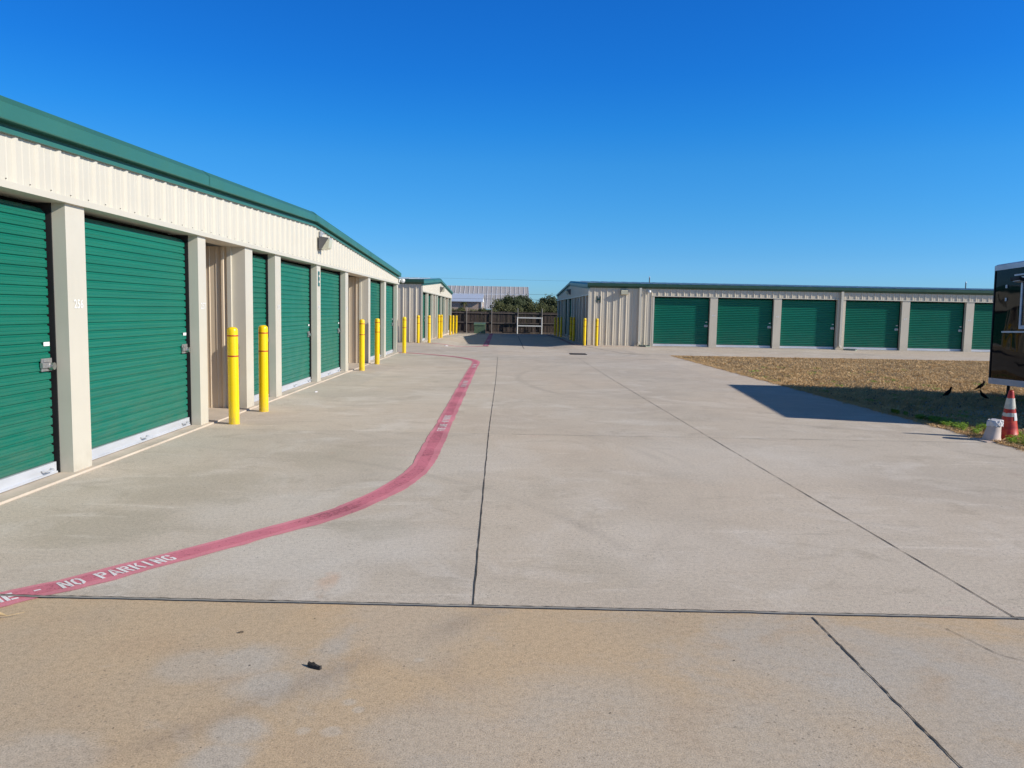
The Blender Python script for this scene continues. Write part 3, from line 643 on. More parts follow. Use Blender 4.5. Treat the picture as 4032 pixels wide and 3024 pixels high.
# building on the left, marked E
E_ = empty('storage_building', (-3.93, 16.1, 0)); E_.location = (0, 0, 0)
tag(E_, 'beige storage building with letter E and green roll-up doors, filling the left side', 'building')
PE = ePlane(-3.93, 7.2, 0.0088, 1)
zhE = lambda u: 2.465 - 0.0012 * (u - 7)
itE = [('c', 4.12, 4.42), ('d', 4.42, 7.18), ('c', 7.18, 7.50, '256'), ('d', 7.50, 10.18), ('c', 10.18, 10.44, '257'), ('h', 10.44, 11.98), ('c', 11.98, 12.32),
       ('d', 12.32, 13.50), ('c', 13.50, 13.83, '258'), ('d', 13.83, 16.40), ('c', 16.40, 16.72, '259', 'E', 'letter_teal'), ('d', 16.72, 19.24),
       ('c', 19.24, 19.58, '260'), ('h', 19.58, 22.36), ('c', 22.36, 22.68), ('d', 22.68, 25.22), ('c', 25.22, 25.54, '261'), ('d', 25.54, 28.0), ('c', 28.0, 28.3, '262')]
gable(E_, PE, 4.0, 28.3, 16.1, zhE, 3.10, 3.485, 2.92, itE, 2, ph=0.07, depth=26, back=1)
# building at the far left, F
F_ = empty('storage_building'); tag(F_, 'smaller far-left storage building with pale gable and ribbed end wall', 'building')
PF = ePlane(-3.79, 37.1, 0.0072, 1)
itF = [('c', 37.13, 37.42, None, 'F', 'letter_dark'), ('d', 37.42, 39.8), ('c', 39.8, 40.1), ('d', 40.1, 42.4), ('c', 42.4, 42.7), ('h', 42.7, 44.0), ('c', 44.0, 44.3), ('d', 44.3, 45.3),
       ('c', 45.3, 45.6), ('d', 45.6, 48.2), ('c', 48.2, 48.5), ('d', 48.5, 50.7), ('c', 50.7, 51.0), ('h', 51.0, 53.4), ('c', 53.4, 53.7), ('d', 53.7, 56.2), ('c', 56.2, 56.5)]
gable(F_, PF, 37.1, 56.5, 46.9, lambda u: 2.40 - .002 * (u - 37), 2.97, 3.40, 2.90, itF, 1, depth=24)
# long building on the right, H
H_ = empty('storage_building'); tag(H_, 'long storage building marked H with a row of dark green doors facing the camera', 'building')
def PH(u, w_, z): return (4.12 - (u - 37.5) * 0.006 - w_, u, z)
cs = [37.53, 38.9, 40.45, 41.9, 43.2, 44.8, 46.1, 48.9, 51.5, 54.5, 56.9]
itH = [('c', 37.53, 37.8)]
for i in range(1, 11):
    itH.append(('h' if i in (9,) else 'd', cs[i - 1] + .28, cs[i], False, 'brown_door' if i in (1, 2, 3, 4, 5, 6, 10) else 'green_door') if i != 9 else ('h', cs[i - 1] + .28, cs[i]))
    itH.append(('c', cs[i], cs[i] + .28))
gable(H_, PH, 37.5, 57.2, 47.2, lambda u: 2.385 - .0015 * (u - 37), 2.97, 3.40, 2.88, itH, 1, depth=40)

def eave_front(bld, P, u0, u1, zh, items, wall_spans, dsp=(), side=1):
    """long side under the eave: upper ribbed band, gutter fascia, doors"""
    ud0 = 7.2 if items else u1
    if items: sheet(P, 7.2, 31.9, zh + 0.03, 2.80, 0.004, 0.1).build('upper_panel', M['beige_wall'], bld)
    if items:
        a = MB(); a.grid([[P(u, w_, z) for u in (7.16, 31.9)] for (w_, z) in ((-0.3, zh), (0.04, zh), (0.04, zh + 0.035), (0.0, zh + 0.04))])
        a.build('header', M['beige'], bld)
    prof = [(-0.1, 2.985), (0.155, 2.955), (0.17, 2.94), (0.17, 2.84), (0.05, 2.745), (0.0, 2.75)]
    a = MB(); a.grid([[P(u, w_, z) for (w_, z) in prof] for u in (u0 - 0.1, u1)]); a.face([P(u0 - 0.1, w_, z) for (w_, z) in prof])
    a.build('gutter', M['dark_trim'], bld)
    for (a0, a1) in wall_spans:
        sheet(P, a0, a1, 0.02, 2.80, 0.002, 0.1).build('wall', M['beige_wall'], bld)
    for it in items:
        if it[0] == 'c':
            a = MB(); a.box(it[1], it[2], -0.42, 0.012, 0.0, zh, P); c = a.build('column', M['beige_wall'], bld)
            if it[3]: text_mesh(it[3], 0.085, 'unit_number', M['white'], P, (it[1] + it[2]) / 2 + .0, 1.53, 0.016, c, 0.9, 0.012)
        else: door(bld, P, it[1], it[2], zh, detail=1, wd=-0.18)
    for d in dsp:
        a = MB(); a.box(d - 0.055, d + 0.055, 0.03, 0.13, 0.22, 2.78, P)
        a.box(d - 0.055, d + 0.055, 0.03, 0.13, 0.10, 0.22, lambda x, y, z: P(x, y + (0.22 - z) * 1.2, z)); a.build('downspout', M['beige'], bld)
def PHf(u, w_, z): return (u, 37.5 - w_ + 0.0, z)
itf = [('d', 7.24, 9.92), ('c', 9.92, 10.28, '414'), ('d', 10.28, 12.98), ('c', 12.98, 13.34, '415'), ('d', 13.34, 16.03), ('c', 16.03, 16.42, '416'), ('d', 16.42, 19.14), ('c', 19.14, 19.52, '417'),
       ('d', 19.52, 22.24), ('c', 22.24, 22.62, '418'), ('d', 22.62, 25.3), ('c', 25.3, 25.66, '419'), ('d', 25.66, 28.4), ('c', 28.4, 28.76, '420'), ('d', 28.76, 31.5), ('c', 31.5, 31.86, '421')]
eave_front(H_, PHf, 4.12, 44, 2.385, itf, [(4.12, 7.2), (31.9, 44)], (6.55, 16.2))
a = MB(); a.box(7.16, 7.24, -0.16, 0.03, 0.0, 2.42, PHf); a.build('door_frame', M['beige'], H_)
a = MB(); a.box(4.08, 4.16, -0.02, 0.036, 0.0, 2.76, PHf); a.build('corner_trim', M['beige'], H_)
a = MB(); a.box(4.12, 44, -0.3, 0.06, -0.2, 0.022, PHf); a.build('foundation_slab', M['slab'], H_)
text_mesh('H', 0.31, 'building_letter', M['letter_dark'], PHf, 4.57, 2.19, 0.037, H_, 0.78, 0.05)
def PFf(u, w_, z): return (-u, 37.1 - w_, z)
eave_front(F_, PFf, 3.79, 27, 2.4, [], [(3.79, 27)])
a = MB(); a.box(3.75, 3.83, -0.02, 0.036, 0.0, 2.8, PFf); a.build('corner_trim', M['beige'], F_)

# ------------------------------------------------------------------ wall lights, cameras, pipes
def wall_light(loc, axis, label, s=1.0, body='grayplastic', wide=1.0):
    t = empty('wall_light', loc); tag(t, label, 'light', 'wall pack lights on the storage buildings')
    # local x = outward, y = along wall
    t.rotation_euler = (0, 0, axis)
    h, wd = 0.13 * s, 0.15 * s * wide
    a = MB(); a.box(0.0, 0.03 * s, -wd, wd, -h, h)
    k = [(0.03 * s, -h), (0.03 * s, h), (0.20 * s, h * .86), (0.05 * s, -h)]
    for y in (-wd, wd): a.face([(x, y, z) for (x, z) in k])
    a.grid([[(x, y, z) for y in (-wd, wd)] for (x, z) in (k[1], k[2])]); a.build('housing', M[body], t, fix=True)
    a = MB(); k2 = [(0.052 * s, -h), (0.202 * s, h * .84), (0.225 * s, h * .62), (0.20 * s, -h * .75), (0.10 * s, -h * 1.02)]
    y0 = wd * .94
    for y in (-y0, y0): a.face([(x, y, z) for (x, z) in k2])
    for i in range(len(k2)):
        q, r = k2[i], k2[(i + 1) % len(k2)]; a.face([(q[0], -y0, q[1]), (q[0], y0, q[1]), (r[0], y0, r[1]), (r[0], -y0, r[1])])
    a.build('lens', M['lens'], t, fix=True)
    return t
def photocell(t):
    a = MB(); a.box(0, 0.04, -0.05, 0.02, 0.14, 0.25); a.tube((0.04, -0.01, 0.2), (0.09, 0.0, 0.21), 0.016, seg=8); a.build('photocell', M['galv'], t)
def PEp(u, w_, z): return Vector(PE(u, w_, z))
t = wall_light(PEp(16.55, 0.04, 2.90), 0, 'grey wall light with slanted lens under the peak of the E building', 1.0, 'grayplastic'); photocell(t)
t = wall_light(Vector(PF(46.8, 0.03, 2.76)), 0, 'small wall light on the pale gable of the far left building', 1.15, 'bronze'); photocell(t)
wall_light(Vector(PH(46.9, 0.03, 2.76)), math.pi, 'dark wall light on the shaded gable of the H building', 1.25, 'grayplastic')
wall_light(Vector((5.77, 37.46, 2.55)), -math.pi / 2, 'rectangular wall light on the ribbed front wall right of the letter H', 0.9, 'bronze', 1.25)
def dome_cam(loc, axis, label):
    t = empty('security_camera', loc, axis); tag(t, label, 'camera', 'white dome cameras on the buildings')
    a = MB(); a.box(0, 0.03, -0.05, 0.05, -0.06, 0.06); a.box(0.03, 0.12, -0.02, 0.02, 0.02, 0.06); a.build('bracket', M['white'], t)
    a = MB(); a.lathe([(0.0, 0.07), (0.05, 0.065), (0.075, 0.04), (0.078, -0.02)], 16, (0.14, 0, 0)); a.build('housing', M['white'], t, True)
    a = MB(); a.lathe([(0.066, -0.02), (0.06, -0.05), (0.035, -0.078), (0, -0.088)], 16, (0.14, 0, 0)); a.build('dome', M['galv'], t, True)
dome_cam(Vector((-3.72, 28.36, 2.58)), 0.3, 'white dome camera on the far corner of the E building')
dome_cam(Vector((6.96, 37.47, 2.60)), -math.pi / 2, 'white dome camera on the H building just left of its first door')
for (x, z, lb) in ((7.62, 3.47, 'thin vent pipe on the roof above the left door of the H building'), (24.2, 3.51, 'thin vent pipe on the roof near the black trailer')):
    t = empty('vent_pipe', (x, 41, 2.95)); tag(t, lb, 'vent pipe', 'vent pipes on the long roof')
    a = MB(); a.tube((0, 0, 0), (0, 0, z - 2.97), 0.028, seg=10); a.build('pipe', M['grayplastic'], t)
    a = MB(); a.tube((0, 0, z - 2.99), (0, 0, z - 2.93), 0.035, 0.02, 10); a.build('cap', M['galv'], t)
def splash(x, y, lb, rz=0):
    t = empty('splash_block', (x, y, 0.0), rz); tag(t, lb, 'splash block', 'splash blocks under the downspouts')
    a = MB(); a.box(-.13, .13, -.55, 0, 0.0, 0.035); a.box(-.14, -.10, -.55, 0, 0.035, 0.08); a.box(.10, .14, -.55, 0, 0.035, 0.08); a.box(-.10, .10, -.04, 0, 0.035, 0.08)
    a.build('trough', M['splash'], t)
splash(6.62, 37.30, 'greenish splash block under the left downspout by the ribbed wall', 0.5); splash(16.35, 37.25, 'greenish splash block under the downspout between two green doors', 0.9)

# ------------------------------------------------------------------ bollards
def make_bollard():
    t = empty('bollard')
    a = MB(); a.lathe([(0.069, 0), (0.069, 1.245), (0.066, 1.27), (0.055, 1.287), (0.03, 1.297), (0, 1.30)], 28); a.build('sleeve', M['yellow'], t, True)
    for z in (1.175, 0.905):
        a = MB(); a.lathe([(0.0705, z), (0.0712, z + 0.002), (0.0712, z + 0.015), (0.0705, z + 0.017)], 28); a.build('red_band', M['redband'], t, True)
    return t
bl = [(-3.57, 10.47, 'nearest yellow bollard, in front of the first hallway of the E building'), (-3.57, 11.78, 'second yellow bollard from the camera, in front of the narrow green door'),
      (-3.54, 19.9, 'yellow bollard in front of the second hallway of the E building, nearer of that pair'), (-3.53, 22.26, 'yellow bollard at the far side of the second hallway of the E building'),
      (-3.50, 28.16, 'yellow bollard standing just past the far corner of the E building'), (-3.92, 36.75, 'yellow bollard in front of the ribbed end wall of the far left building'),
      (-3.44, 37.15, 'yellow bollard by the first door column of the far left building'), (-3.44, 42.9, 'left one of two touching yellow bollards at the far left building'),
      (-3.40, 44.1, 'right one of two touching yellow bollards at the far left building'), (-3.41, 51.8, 'first of three far left bollards before the wooden fence'),
      (-3.37, 54.2, 'middle of three far left bollards before the wooden fence'), (-3.28, 56.3, 'yellow bollard closest to the fence on the left side'),
      (4.47, 37.02, 'sunlit yellow bollard in front of the ribbed wall under the letter H'), (3.93, 37.35, 'yellow bollard at the corner of the H building, half in shade'),
      (3.88, 42.5, 'right one of two close shaded bollards beside the H building'), (3.86, 44.0, 'left one of two close shaded bollards beside the H building'),
      (3.82, 50.8, 'rightmost of three far shaded bollards beside the H building'), (3.80, 53.2, 'middle of three far shaded bollards beside the H building'), (3.77, 55.8, 'shaded yellow bollard nearest the fence beside the H building')]
b0 = make_bollard()
for i, (x, y, lb) in enumerate(bl):
    o = b0 if i == 0 else copy_tree(b0)
    o.location = (x, y, gz(x, y) - 0.001); o.rotation_euler = (random.uniform(-.006, .006), random.uniform(-.006, .006), random.uniform(0, 6))
    tag(o, lb, 'bollard', 'yellow bollards guarding the building corners')

# ------------------------------------------------------------------ back fence, frame, transformer
FY = 59.4; fz = -0.15
fe = empty('wooden_fence', (0, FY, fz)); tag(fe, 'dark weathered wooden fence closing the alley behind', 'fence')
a = MB(); x = -30.0
while x < 9:
    wdt = random.uniform(0.085, 0.14); zt = 1.66 + random.uniform(-0.035, 0.02); y = random.choice((0.05, 0.062)) + random.uniform(0, .006)
    lean = random.gauss(0, .006)
    zb = random.uniform(0.03, .09)
    a.v += [(x, y, zb), (x + wdt, y, zb), (x + wdt, y + .018, zb), (x, y + .018, zb), (x + lean, y, zt), (x + wdt + lean, y, zt), (x + wdt + lean, y + .018, zt), (x + lean, y + .018, zt)]
    k = len(a.v) - 8
    for q in ((0, 3, 2, 1), (4, 5, 6, 7), (0, 1, 5, 4), (1, 2, 6, 5), (2, 3, 7, 6), (3, 0, 4, 7)): a.f.append(tuple(k + i for i in q))
    x += wdt + random.choice((0.004, 0.006, 0.01, 0.02))
a.build('planks', M['plank'], fe)
px = [-2.69 - 1.9 * i for i in range(1, 12)] + [-2.69, -.8, 1.17, 3.0, 4.9, 6.8]
for z in (0.10, 0.80, 1.53):
    a = MB(); 
    ps = sorted(px)
    for i in range(len(ps) - 1): dzz = random.uniform(-.015, .015); a.box(ps[i], ps[i + 1], 0.0, 0.04, z - 0.035 + dzz, z + 0.035 + dzz)
    a.build('rail', M['rail'], fe)
for x in px:
    a = MB(); a.tube((x, -0.03, 0), (x, -0.03, 1.95 + random.uniform(-.03, .02)), 0.032, seg=10); a.build('post', M['postmetal'], fe)
fr = empty('pipe_frame', (0, FY - .3, fz)); tag(fr, 'white pipe frame of two rails standing against the wooden fence', 'barrier')
for x in (1.14, 2.98):
    a = MB(); a.tube((x, 0, 0), (x, 0, 1.27), 0.042, seg=12); a.build('post', M['white'], fr)
for z in (1.22, 0.62):
    a = MB(); a.box(1.14, 2.98, -0.03, 0.03, z - 0.045, z + 0.045); a.build('rail', M['white'], fr)
tb = empty('transformer_box', (-1.59, 56.3, gz(-1.59, 56.3))); tag(tb, 'green utility transformer box on the ground by the fence', 'utility box')
a = MB(); a.box(-.44, .44, -.45, .4, 0, .06); a.build('pad', M['slab'], tb)
a = MB(); a.grid([[(xx, y, z) for (y, z) in ((-.38, .06), (-.38, .66), (-.33, .72), (.36, .80), (.36, .06))] for xx in (-.39, -.37, .37, .39)])
for xx in (-.39, .39): a.face([(xx, -.38, .06), (xx, -.38, .66), (xx, -.33, .72), (xx, .36, .80), (xx, .36, .06)])
a.build('cabinet', M['utility'], tb)
a = MB(); a.grid([[(xx, y, z) for xx in (-.42, .42)] for (y, z) in ((-.42, .63), (-.42, .67), (-.36, .745), (.38, .825), (.38, .78))]); a.build('lid', M['utility'], tb)
a = MB(); a.box(.02, .07, -.40, -.378, .12, .17); a.build('lock', M['galv'], tb)

# drain grate
dg = empty('drain_grate', (2.87, 29.35, 0.004)); tag(dg, 'dark iron drain grate set in the concrete drive', 'drain')
a = MB(); a.box(-.3, .3, -.32, .32, 0.0, 0.006); a.build('pit', M['black'], dg)
a = MB()
for i in range(13): a.box(-.29 + i * .048, -.275 + i * .048, -.31, .31, 0.006, 0.016)
a.box(-.31, .31, -.33, -.30, 0.006, .018); a.box(-.31, .31, .30, .33, 0.006, .018); a.build('bars', M['darkiron'], dg)

# ------------------------------------------------------------------ background: barn, brick house, wires, bushes
bn = empty('metal_barn', (0, 178, 0)); tag(bn, 'big pale metal building with ribbed roof beyond the fence', 'building')
rx0, rx1 = -46, 6.15
def rz_(y): return 1.9 + (7.35 - 1.9) * y / 12
a = MB(); a.grid([[(rx0, y, rz_(y)), (rx1, y, rz_(y))] for y in (0, 6, 12)]); a.grid([[(rx0, y, 7.35 - (y - 12) * .45), (rx1, y, 7.35 - (y - 12) * .45)] for y in (12, 24)]); a.build('roof', M['barn'], bn)
a = MB(); xx = rx1
while xx > -24:
    a.box(xx - .04, xx + .04, 0, 12, 0, .09, lambda x, y, z: (x, y, rz_(y) + z)); xx -= 1.085
a.box(rx0, rx1, 7.6, 7.75, .0, .13, lambda x, y, z: (x, y, rz_(y) + z))
a.build('roof_rib', M['barnrib'], bn)
a = MB(); a.box(rx0, rx1, 0.3, 23.5, 0, 1.8); a.face([(rx1, 0.3, 1.8), (rx1, 12, 7.3), (rx1, 23, 1.9)]); a.build('wall', M['barn'], bn)
br = empty('brick_house', (0, 100, 0)); tag(br, 'low brick house with pale blue roof in front of the metal barn', 'building')
a = MB(); a.box(-26, -2.66, 0.4, 12, -.3, 2.7); a.build('wall', M['brick'], br)
a = MB(); a.grid([[(-26.4, y, z), (-2.5, y, z)] for (y, z) in ((0, 2.62), (0, 2.72), (6.2, 3.72), (12.4, 2.72))]); a.build('roof', M['paleroof'], br)
a = MB(); a.face([(-2.6, .2, 2.66), (-2.6, 6.2, 3.66), (-2.6, 12.2, 2.66)]); a.box(-2.72, -2.58, 0.3, .5, 0, 2.68); a.build('gable_end', M['white'], br)
a = MB(); a.box(-4.95, -4.7, 0.2, .38, 0, 2.62); a.build('porch_post', M['bark'], br)
def wire(z0, z1, y, sag, r, label, x0=-60, x1=60):
    a = MB(); N = 24; pv = None
    for i in range(N + 1):
        t = i / N; q = (x0 + (x1 - x0) * t, y, z0 + (z1 - z0) * t - sag * 4 * t * (1 - t))
        if pv: a.tube(pv, q, r, seg=5, caps=False)
        pv = q
    tag(a.build('power_line', M['wire']), label, 'power line', 'overhead lines behind the fence')
wire(3.72, 3.66, 85, .32, .012, 'upper of the two dark overhead wires in front of the metal barn')
wire(3.05, 3.1, 90, .2, .012, 'lower of the two dark overhead wires in front of the metal barn')
wire(5.55, 5.05, 90, .2, .007, 'thin faint wire high over the roofs')

def bush(name, loc, rx, ry, rz, nleaf, leaf, mat, label, cat, group=None, trunk=True, lumps=16, base=.25):
    t = empty(name, loc); tag(t, label, cat, group)
    rnd = random.Random(int(abs(loc[0]) * 97 + nleaf))
    if trunk:
        a = MB()
        for k in range(6):
            an = rnd.uniform(0, 6.28); q = Vector((math.cos(an) * rx * .5, math.sin(an) * ry * .5, rz * 1.3)); mid = q * .5 + Vector((rnd.uniform(-.1, .1), 0, 0))
            a.tube((0, 0, 0), mid, .06, .04, 7, False); a.tube(mid, q, .04, .015, 7, False)
        a.build('trunk', M['bark'], t)
    cl = []
    for k in range(lumps):
        th = rnd.uniform(0, 6.28); rr = math.sqrt(rnd.random()); zz = rnd.uniform(base, 1)
        sc = math.sqrt(max(0.05, 1 - (zz * .8) ** 2)) if trunk else 1
        cl.append((Vector((math.cos(th) * rr * rx * sc, math.sin(th) * rr * ry * sc, zz * rz * 1.7)), rnd.uniform(.22, .42) * min(rx, rz * 1.6, 1.6)))
    a = MB()
    for k in range(nleaf):
        c, r = rnd.choice(cl); d = Vector((rnd.gauss(0, 1), rnd.gauss(0, 1), rnd.gauss(0, 1))).normalized() * r * (rnd.random() ** .35) * (1 if rnd.random() < .8 else rnd.uniform(1, 1.45))
        p_ = c + d
        if p_.z < 0: continue
        u = Vector((rnd.gauss(0, 1), rnd.gauss(0, 1), rnd.gauss(0, 1))).normalized(); v = u.orthogonal().normalized(); s_ = leaf * rnd.uniform(.6, 1.3)
        a.face([p_ - u * s_, p_ + v * s_ * .45, p_ + u * s_, p_ - v * s_ * .45])
    a.build('crown', M[mat], t)
    return t
bush('bush', (1.15, 76, -.1), 2.0, 1.5, 1.62, 16000, .10, 'leafdark', 'large dark green bush rising above the middle of the fence', 'bush', lumps=46)
bush('bush', (4.75, 75, -.1), 1.95, 1.4, 1.56, 13000, .10, 'leafdark', 'dark green bush above the fence next to the H building', 'bush', lumps=22)
bush('bush', (7.6, 76, -.1), 1.7, 1.4, 1.65, 4000, .09, 'leafdark', 'dark bush mostly hidden behind the H building', 'bush')
bush('bush', (3.0, 70, -.1), 2.2, 1.0, 1.25, 10000, .08, 'leafolive', 'low olive bush just behind the right half of the fence', 'bush', lumps=22)
bush('bush', (0.35, 69, -.1), 1.6, .9, 1.25, 8000, .08, 'leafolive', 'low olive bush just behind the middle of the fence', 'bush', lumps=18)
HD = ((-5.2, 'low olive hedge clump at the far left end of the fence'), (-4.3, 'low hedge clump over the fence, left of the palm trunk'), (-3.4, 'low hedge clump over the fence, right of the palm trunk'), (-2.5, 'low hedge clump over the fence, at the corner of the brick house'),
      (-1.6, 'low hedge clump over the fence, just right of the brick house'), (-.8, 'low hedge clump at the left foot of the large dark bush'), (5.4, 'olive hedge clump over the fence beside the H building'))
for i, (xx, lb) in enumerate(HD):
    bush('hedge', (xx, 66 + .3 * (i % 2), -.1), .85, .7, (.90 + .06 * ((i * 7) % 3) if xx < 0 else 1.15), 4500, .06, 'leafolive', lb, 'hedge', 'low hedge clumps behind the fence', lumps=18)
pm_ = empty('palm_tree', (-4.75, 96, 0)); tag(pm_, 'small palm tree in front of the brick house', 'palm')
a = MB(); a.tube((0, 0, 0), (.05, 0, 2.5), .13, .09, 10); a.build('trunk', M['bark'], pm_)
a = MB()
for k in range(26):
    an = k * 2.4; dr = Vector((math.cos(an), math.sin(an), 0)); l_ = random.uniform(.6, 1.0); lift = random.uniform(-.25, .35); pv = Vector((.05, 0, 2.5))
    for j in range(1, 6):
        tt = j / 5; q = Vector((.05, 0, 2.5)) + dr * l_ * tt + Vector((0, 0, lift * tt - .55 * tt * tt)); sd = Vector((-dr.y, dr.x, 0)) * .1 * (1.1 - tt)
        a.face([pv - sd, pv + sd, q + sd * .8, q - sd * .8]); pv = q
a.build('crown', M['leafolive'], pm_)

# ------------------------------------------------------------------ black concession trailer
TA, TB = Vector((10.14, 16.1, 0.26)), Vector((9.74, 10.45, 0.42))
tl = empty('food_trailer', TA); tag(tl, 'glossy black box trailer with a serving window at the right edge', 'trailer')
dY = (TB - TA); Ln = dY.length; ex = dY.normalized(); ey = Vector((0, 0, 1)).cross(ex).normalized()  # ey: away from left face?
if ey.x < 0: ey = -ey
ez = ex.cross(ey); ez = ez if ez.z > 0 else -ez
def PT(s_, d, z): v = ex * s_ + ey * d + ez * z; return (v.x, v.y, v.z)   # s from far corner toward camera, d inward, z up
HT = 2.42; WT = 2.4
a = MB(); a.box(0.0, Ln, 0.0, WT, 0.09, HT - .05, PT); a.build('body', M['skin'], tl)
a = MB(); a.grid([[PT(s_, d, z) for s_ in (-.02, Ln + .02)] for (d, z) in ((-.015, HT - .10), (-.015, HT), (.05, HT + .03), (WT / 2, HT + .1), (WT - .05, HT + .03), (WT + .015, HT), (WT + .015, HT - .1))])
for s_ in (-.02, Ln + .02): a.face([PT(s_, d, z) for (d, z) in ((-.015, HT - .10), (-.015, HT), (.05, HT + .03), (WT / 2, HT + .1), (WT - .05, HT + .03), (WT + .015, HT), (WT + .015, HT - .1))])
a.build('roof', M['galv'], tl)
a = MB(); a.box(-.012, Ln + .012, -.012, WT + .012, 0.0, 0.12, PT); a.build('bottom_rail', M['galv'], tl)
a = MB(); a.box(-.014, .02, -.014, .02, .12, HT - .1, PT); a.build('corner_trim', M['black'], tl)
w0_, w1_, wz0, wz1 = 0.97, 3.6, 1.12, 2.14
wf = MB(); wf.box(w0_, w1_, -.03, 0, wz0, wz0 + .07, PT); wf.box(w0_, w1_, -.03, 0, wz1 - .05, wz1, PT); wf.box(w0_, w0_ + .055, -.03, 0, wz0 + .07, wz1 - .05, PT); wf.box(w1_ - .06, w1_, -.03, 0, wz0 + .07, wz1 - .05, PT)
wf.box(w0_ + 1.2, w0_ + 1.26, -.028, 0, wz0 + .07, wz1 - .05, PT); wo = wf.build('window_frame', M['galv'], tl)
a = MB(); a.box(w0_ + .055, w1_ - .06, -.012, -.006, wz0 + .07, wz1 - .05, PT); a.build('pane', M['window'], wo)
a = MB(); a.box(.88, 4.0, -.30, -.01, 1.045, 1.075, PT); a.build('serving_shelf', M['galv'], tl)
a = MB(); a.box(.78, 3.9, -.06, -.01, wz1 + .02, wz1 + .05, PT); a.build('awning_rail', M['galv'], tl)
a = MB(); a.box(1.08, 1.38, -.30, -.14, 1.97, 2.03, lambda s_, d, z: PT(s_, d, z + (-d) * .25)); a.box(1.21, 1.25, -.16, 0, 2.00, 2.02, PT); fl_ = a.build('flood_lamp', M['black'], tl)
a = MB(); a.box(1.12, 1.34, -.27, -.17, 1.958, 1.969, lambda s_, d, z: PT(s_, d, z + (-d) * .25)); a.build('lamp_glass', M['galv'], fl_)
for z in (1.72, 1.98):
    a = MB(); a.box(.42, .47, -.018, 0, z - .035, z + .03, PT); a.build('hinge_bracket', M['galv'], tl)
for s_ in (2.6, 3.5):
    for dd in (.06, WT - .30):
        c0 = Vector(PT(s_, dd, 0)); c0.z = -TA.z + .34 - 0.0
        a = MB(); dr = Vector(PT(0, 1, 0)); k0 = c0; k1 = c0 + dr * .22
        a.tube(k0, k1, .33, seg=28); wh = a.build('wheel', M['tyre'], tl)
        a = MB(); a.tube(k0 - dr * .006, k0 + dr * .02, .19, seg=20); a.build('rim', M['rim'], wh)
for s_, dd in ((.25, .25), (.25, 2.1), (5.2, .25), (5.2, 2.1)):
    a = MB(); p0 = Vector(PT(s_, dd, 0.02)); a.tube(p0, (p0.x, p0.y, -TA.z), .03, seg=8); a.box(p0.x - .1, p0.x + .1, p0.y - .1, p0.y + .1, -TA.z, -TA.z + .015); a.build('stabiliser_jack', M['darkiron'], tl)

# ------------------------------------------------------------------ cones
cn = empty('traffic_cone', (6.79, 10.30, -0.03), 0.3); cn.rotation_euler = (0.02, -0.02, 0.3)
tag(cn, 'tall faded red traffic cone with two dirty white collars on the grass edge', 'traffic cone')
def cr(z): return .135 - (.135 - .028) * z / .68
a = MB(); a.lathe([(cr(0) + .02, 0.02), (cr(0), .035), (cr(.2), .2), (cr(.45), .45), (cr(.66), .66), (cr(.67) - .004, .68), (.018, .68), (.016, .5)], 28); a.build('cone_body', M['cone'], cn, True)
a = MB(); a.box(-.19, .19, -.19, .19, 0, .025); a.build('base', M['cone'], cn)
def collar(z0, z1, nm):
    a = MB(); N = 40; rows = []
    rr = random.Random(3)
    low = [z0 + (rr.uniform(0, .022) if rr.random() < .35 else 0) for _ in range(N)]; hi = [z1 - (rr.uniform(0, .012) if rr.random() < .3 else 0) for _ in range(N)]
    rows.append([((cr(low[i % N]) + .003) * math.cos(2 * math.pi * i / N), (cr(low[i % N]) + .003) * math.sin(2 * math.pi * i / N), low[i % N]) for i in range(N + 1)])
    rows.append([((cr(hi[i % N]) + .003) * math.cos(2 * math.pi * i / N), (cr(hi[i % N]) + .003) * math.sin(2 * math.pi * i / N), hi[i % N]) for i in range(N + 1)])
    a.grid(rows); a.build('collar', M['conewhite'], cn, True)
collar(.435, .58, 0); collar(.335, .385, 1)
a = MB(); rows = []
for z in (.285, .385): rows.append([((cr(z) + .006) * math.cos(-1.75 + t * .09), (cr(z) + .006) * math.sin(-1.75 + t * .09), z) for t in range(0, 8)])
a.grid(rows); a.build('sticker', M['rag'], cn, True)
wc = empty('cone_stub', (6.44, 10.10, -.005), 0.12); wc.scale = (.92, .92, .95); tag(wc, 'short dirty white cone stub with a torn rim beside the red cone', 'cone stub')
a = MB(); a.lathe([(.125, .02), (.112, .05), (.096, .15), (.083, .235), (.080, .25)], 28, (0, 0, 0), lambda z: z * .18); a.build('cone_body', M['dirtywhite'], wc, True)
a = MB(); N = 30; rr = random.Random(5)
t0 = [(.099 + rr.uniform(-.004, .012)) for _ in range(N)]
rows = []
for (k, z) in ((0, .218), (1, .245), (2, .275), (3, .292)):
    rows.append([((t0[(i + k) % N] - (.012 if k == 3 else 0)) * math.cos(2 * math.pi * i / N) + z * .18, (t0[(i + k) % N]) * math.sin(2 * math.pi * i / N), z + (rr.uniform(-.016, .012))) for i in range(N)])
for r_ in rows: r_.append(r_[0])
a.grid(rows); a.face([q for q in rows[-1][:-1]]); a.build('torn_rim', M['rag'], wc)
a = MB(); a.box(-.20, .19, -.17, .17, 0.0, .016, lambda x, y, z: (x, y, z + x * -.02)); a.build('base', M['dirtywhite'], wc)

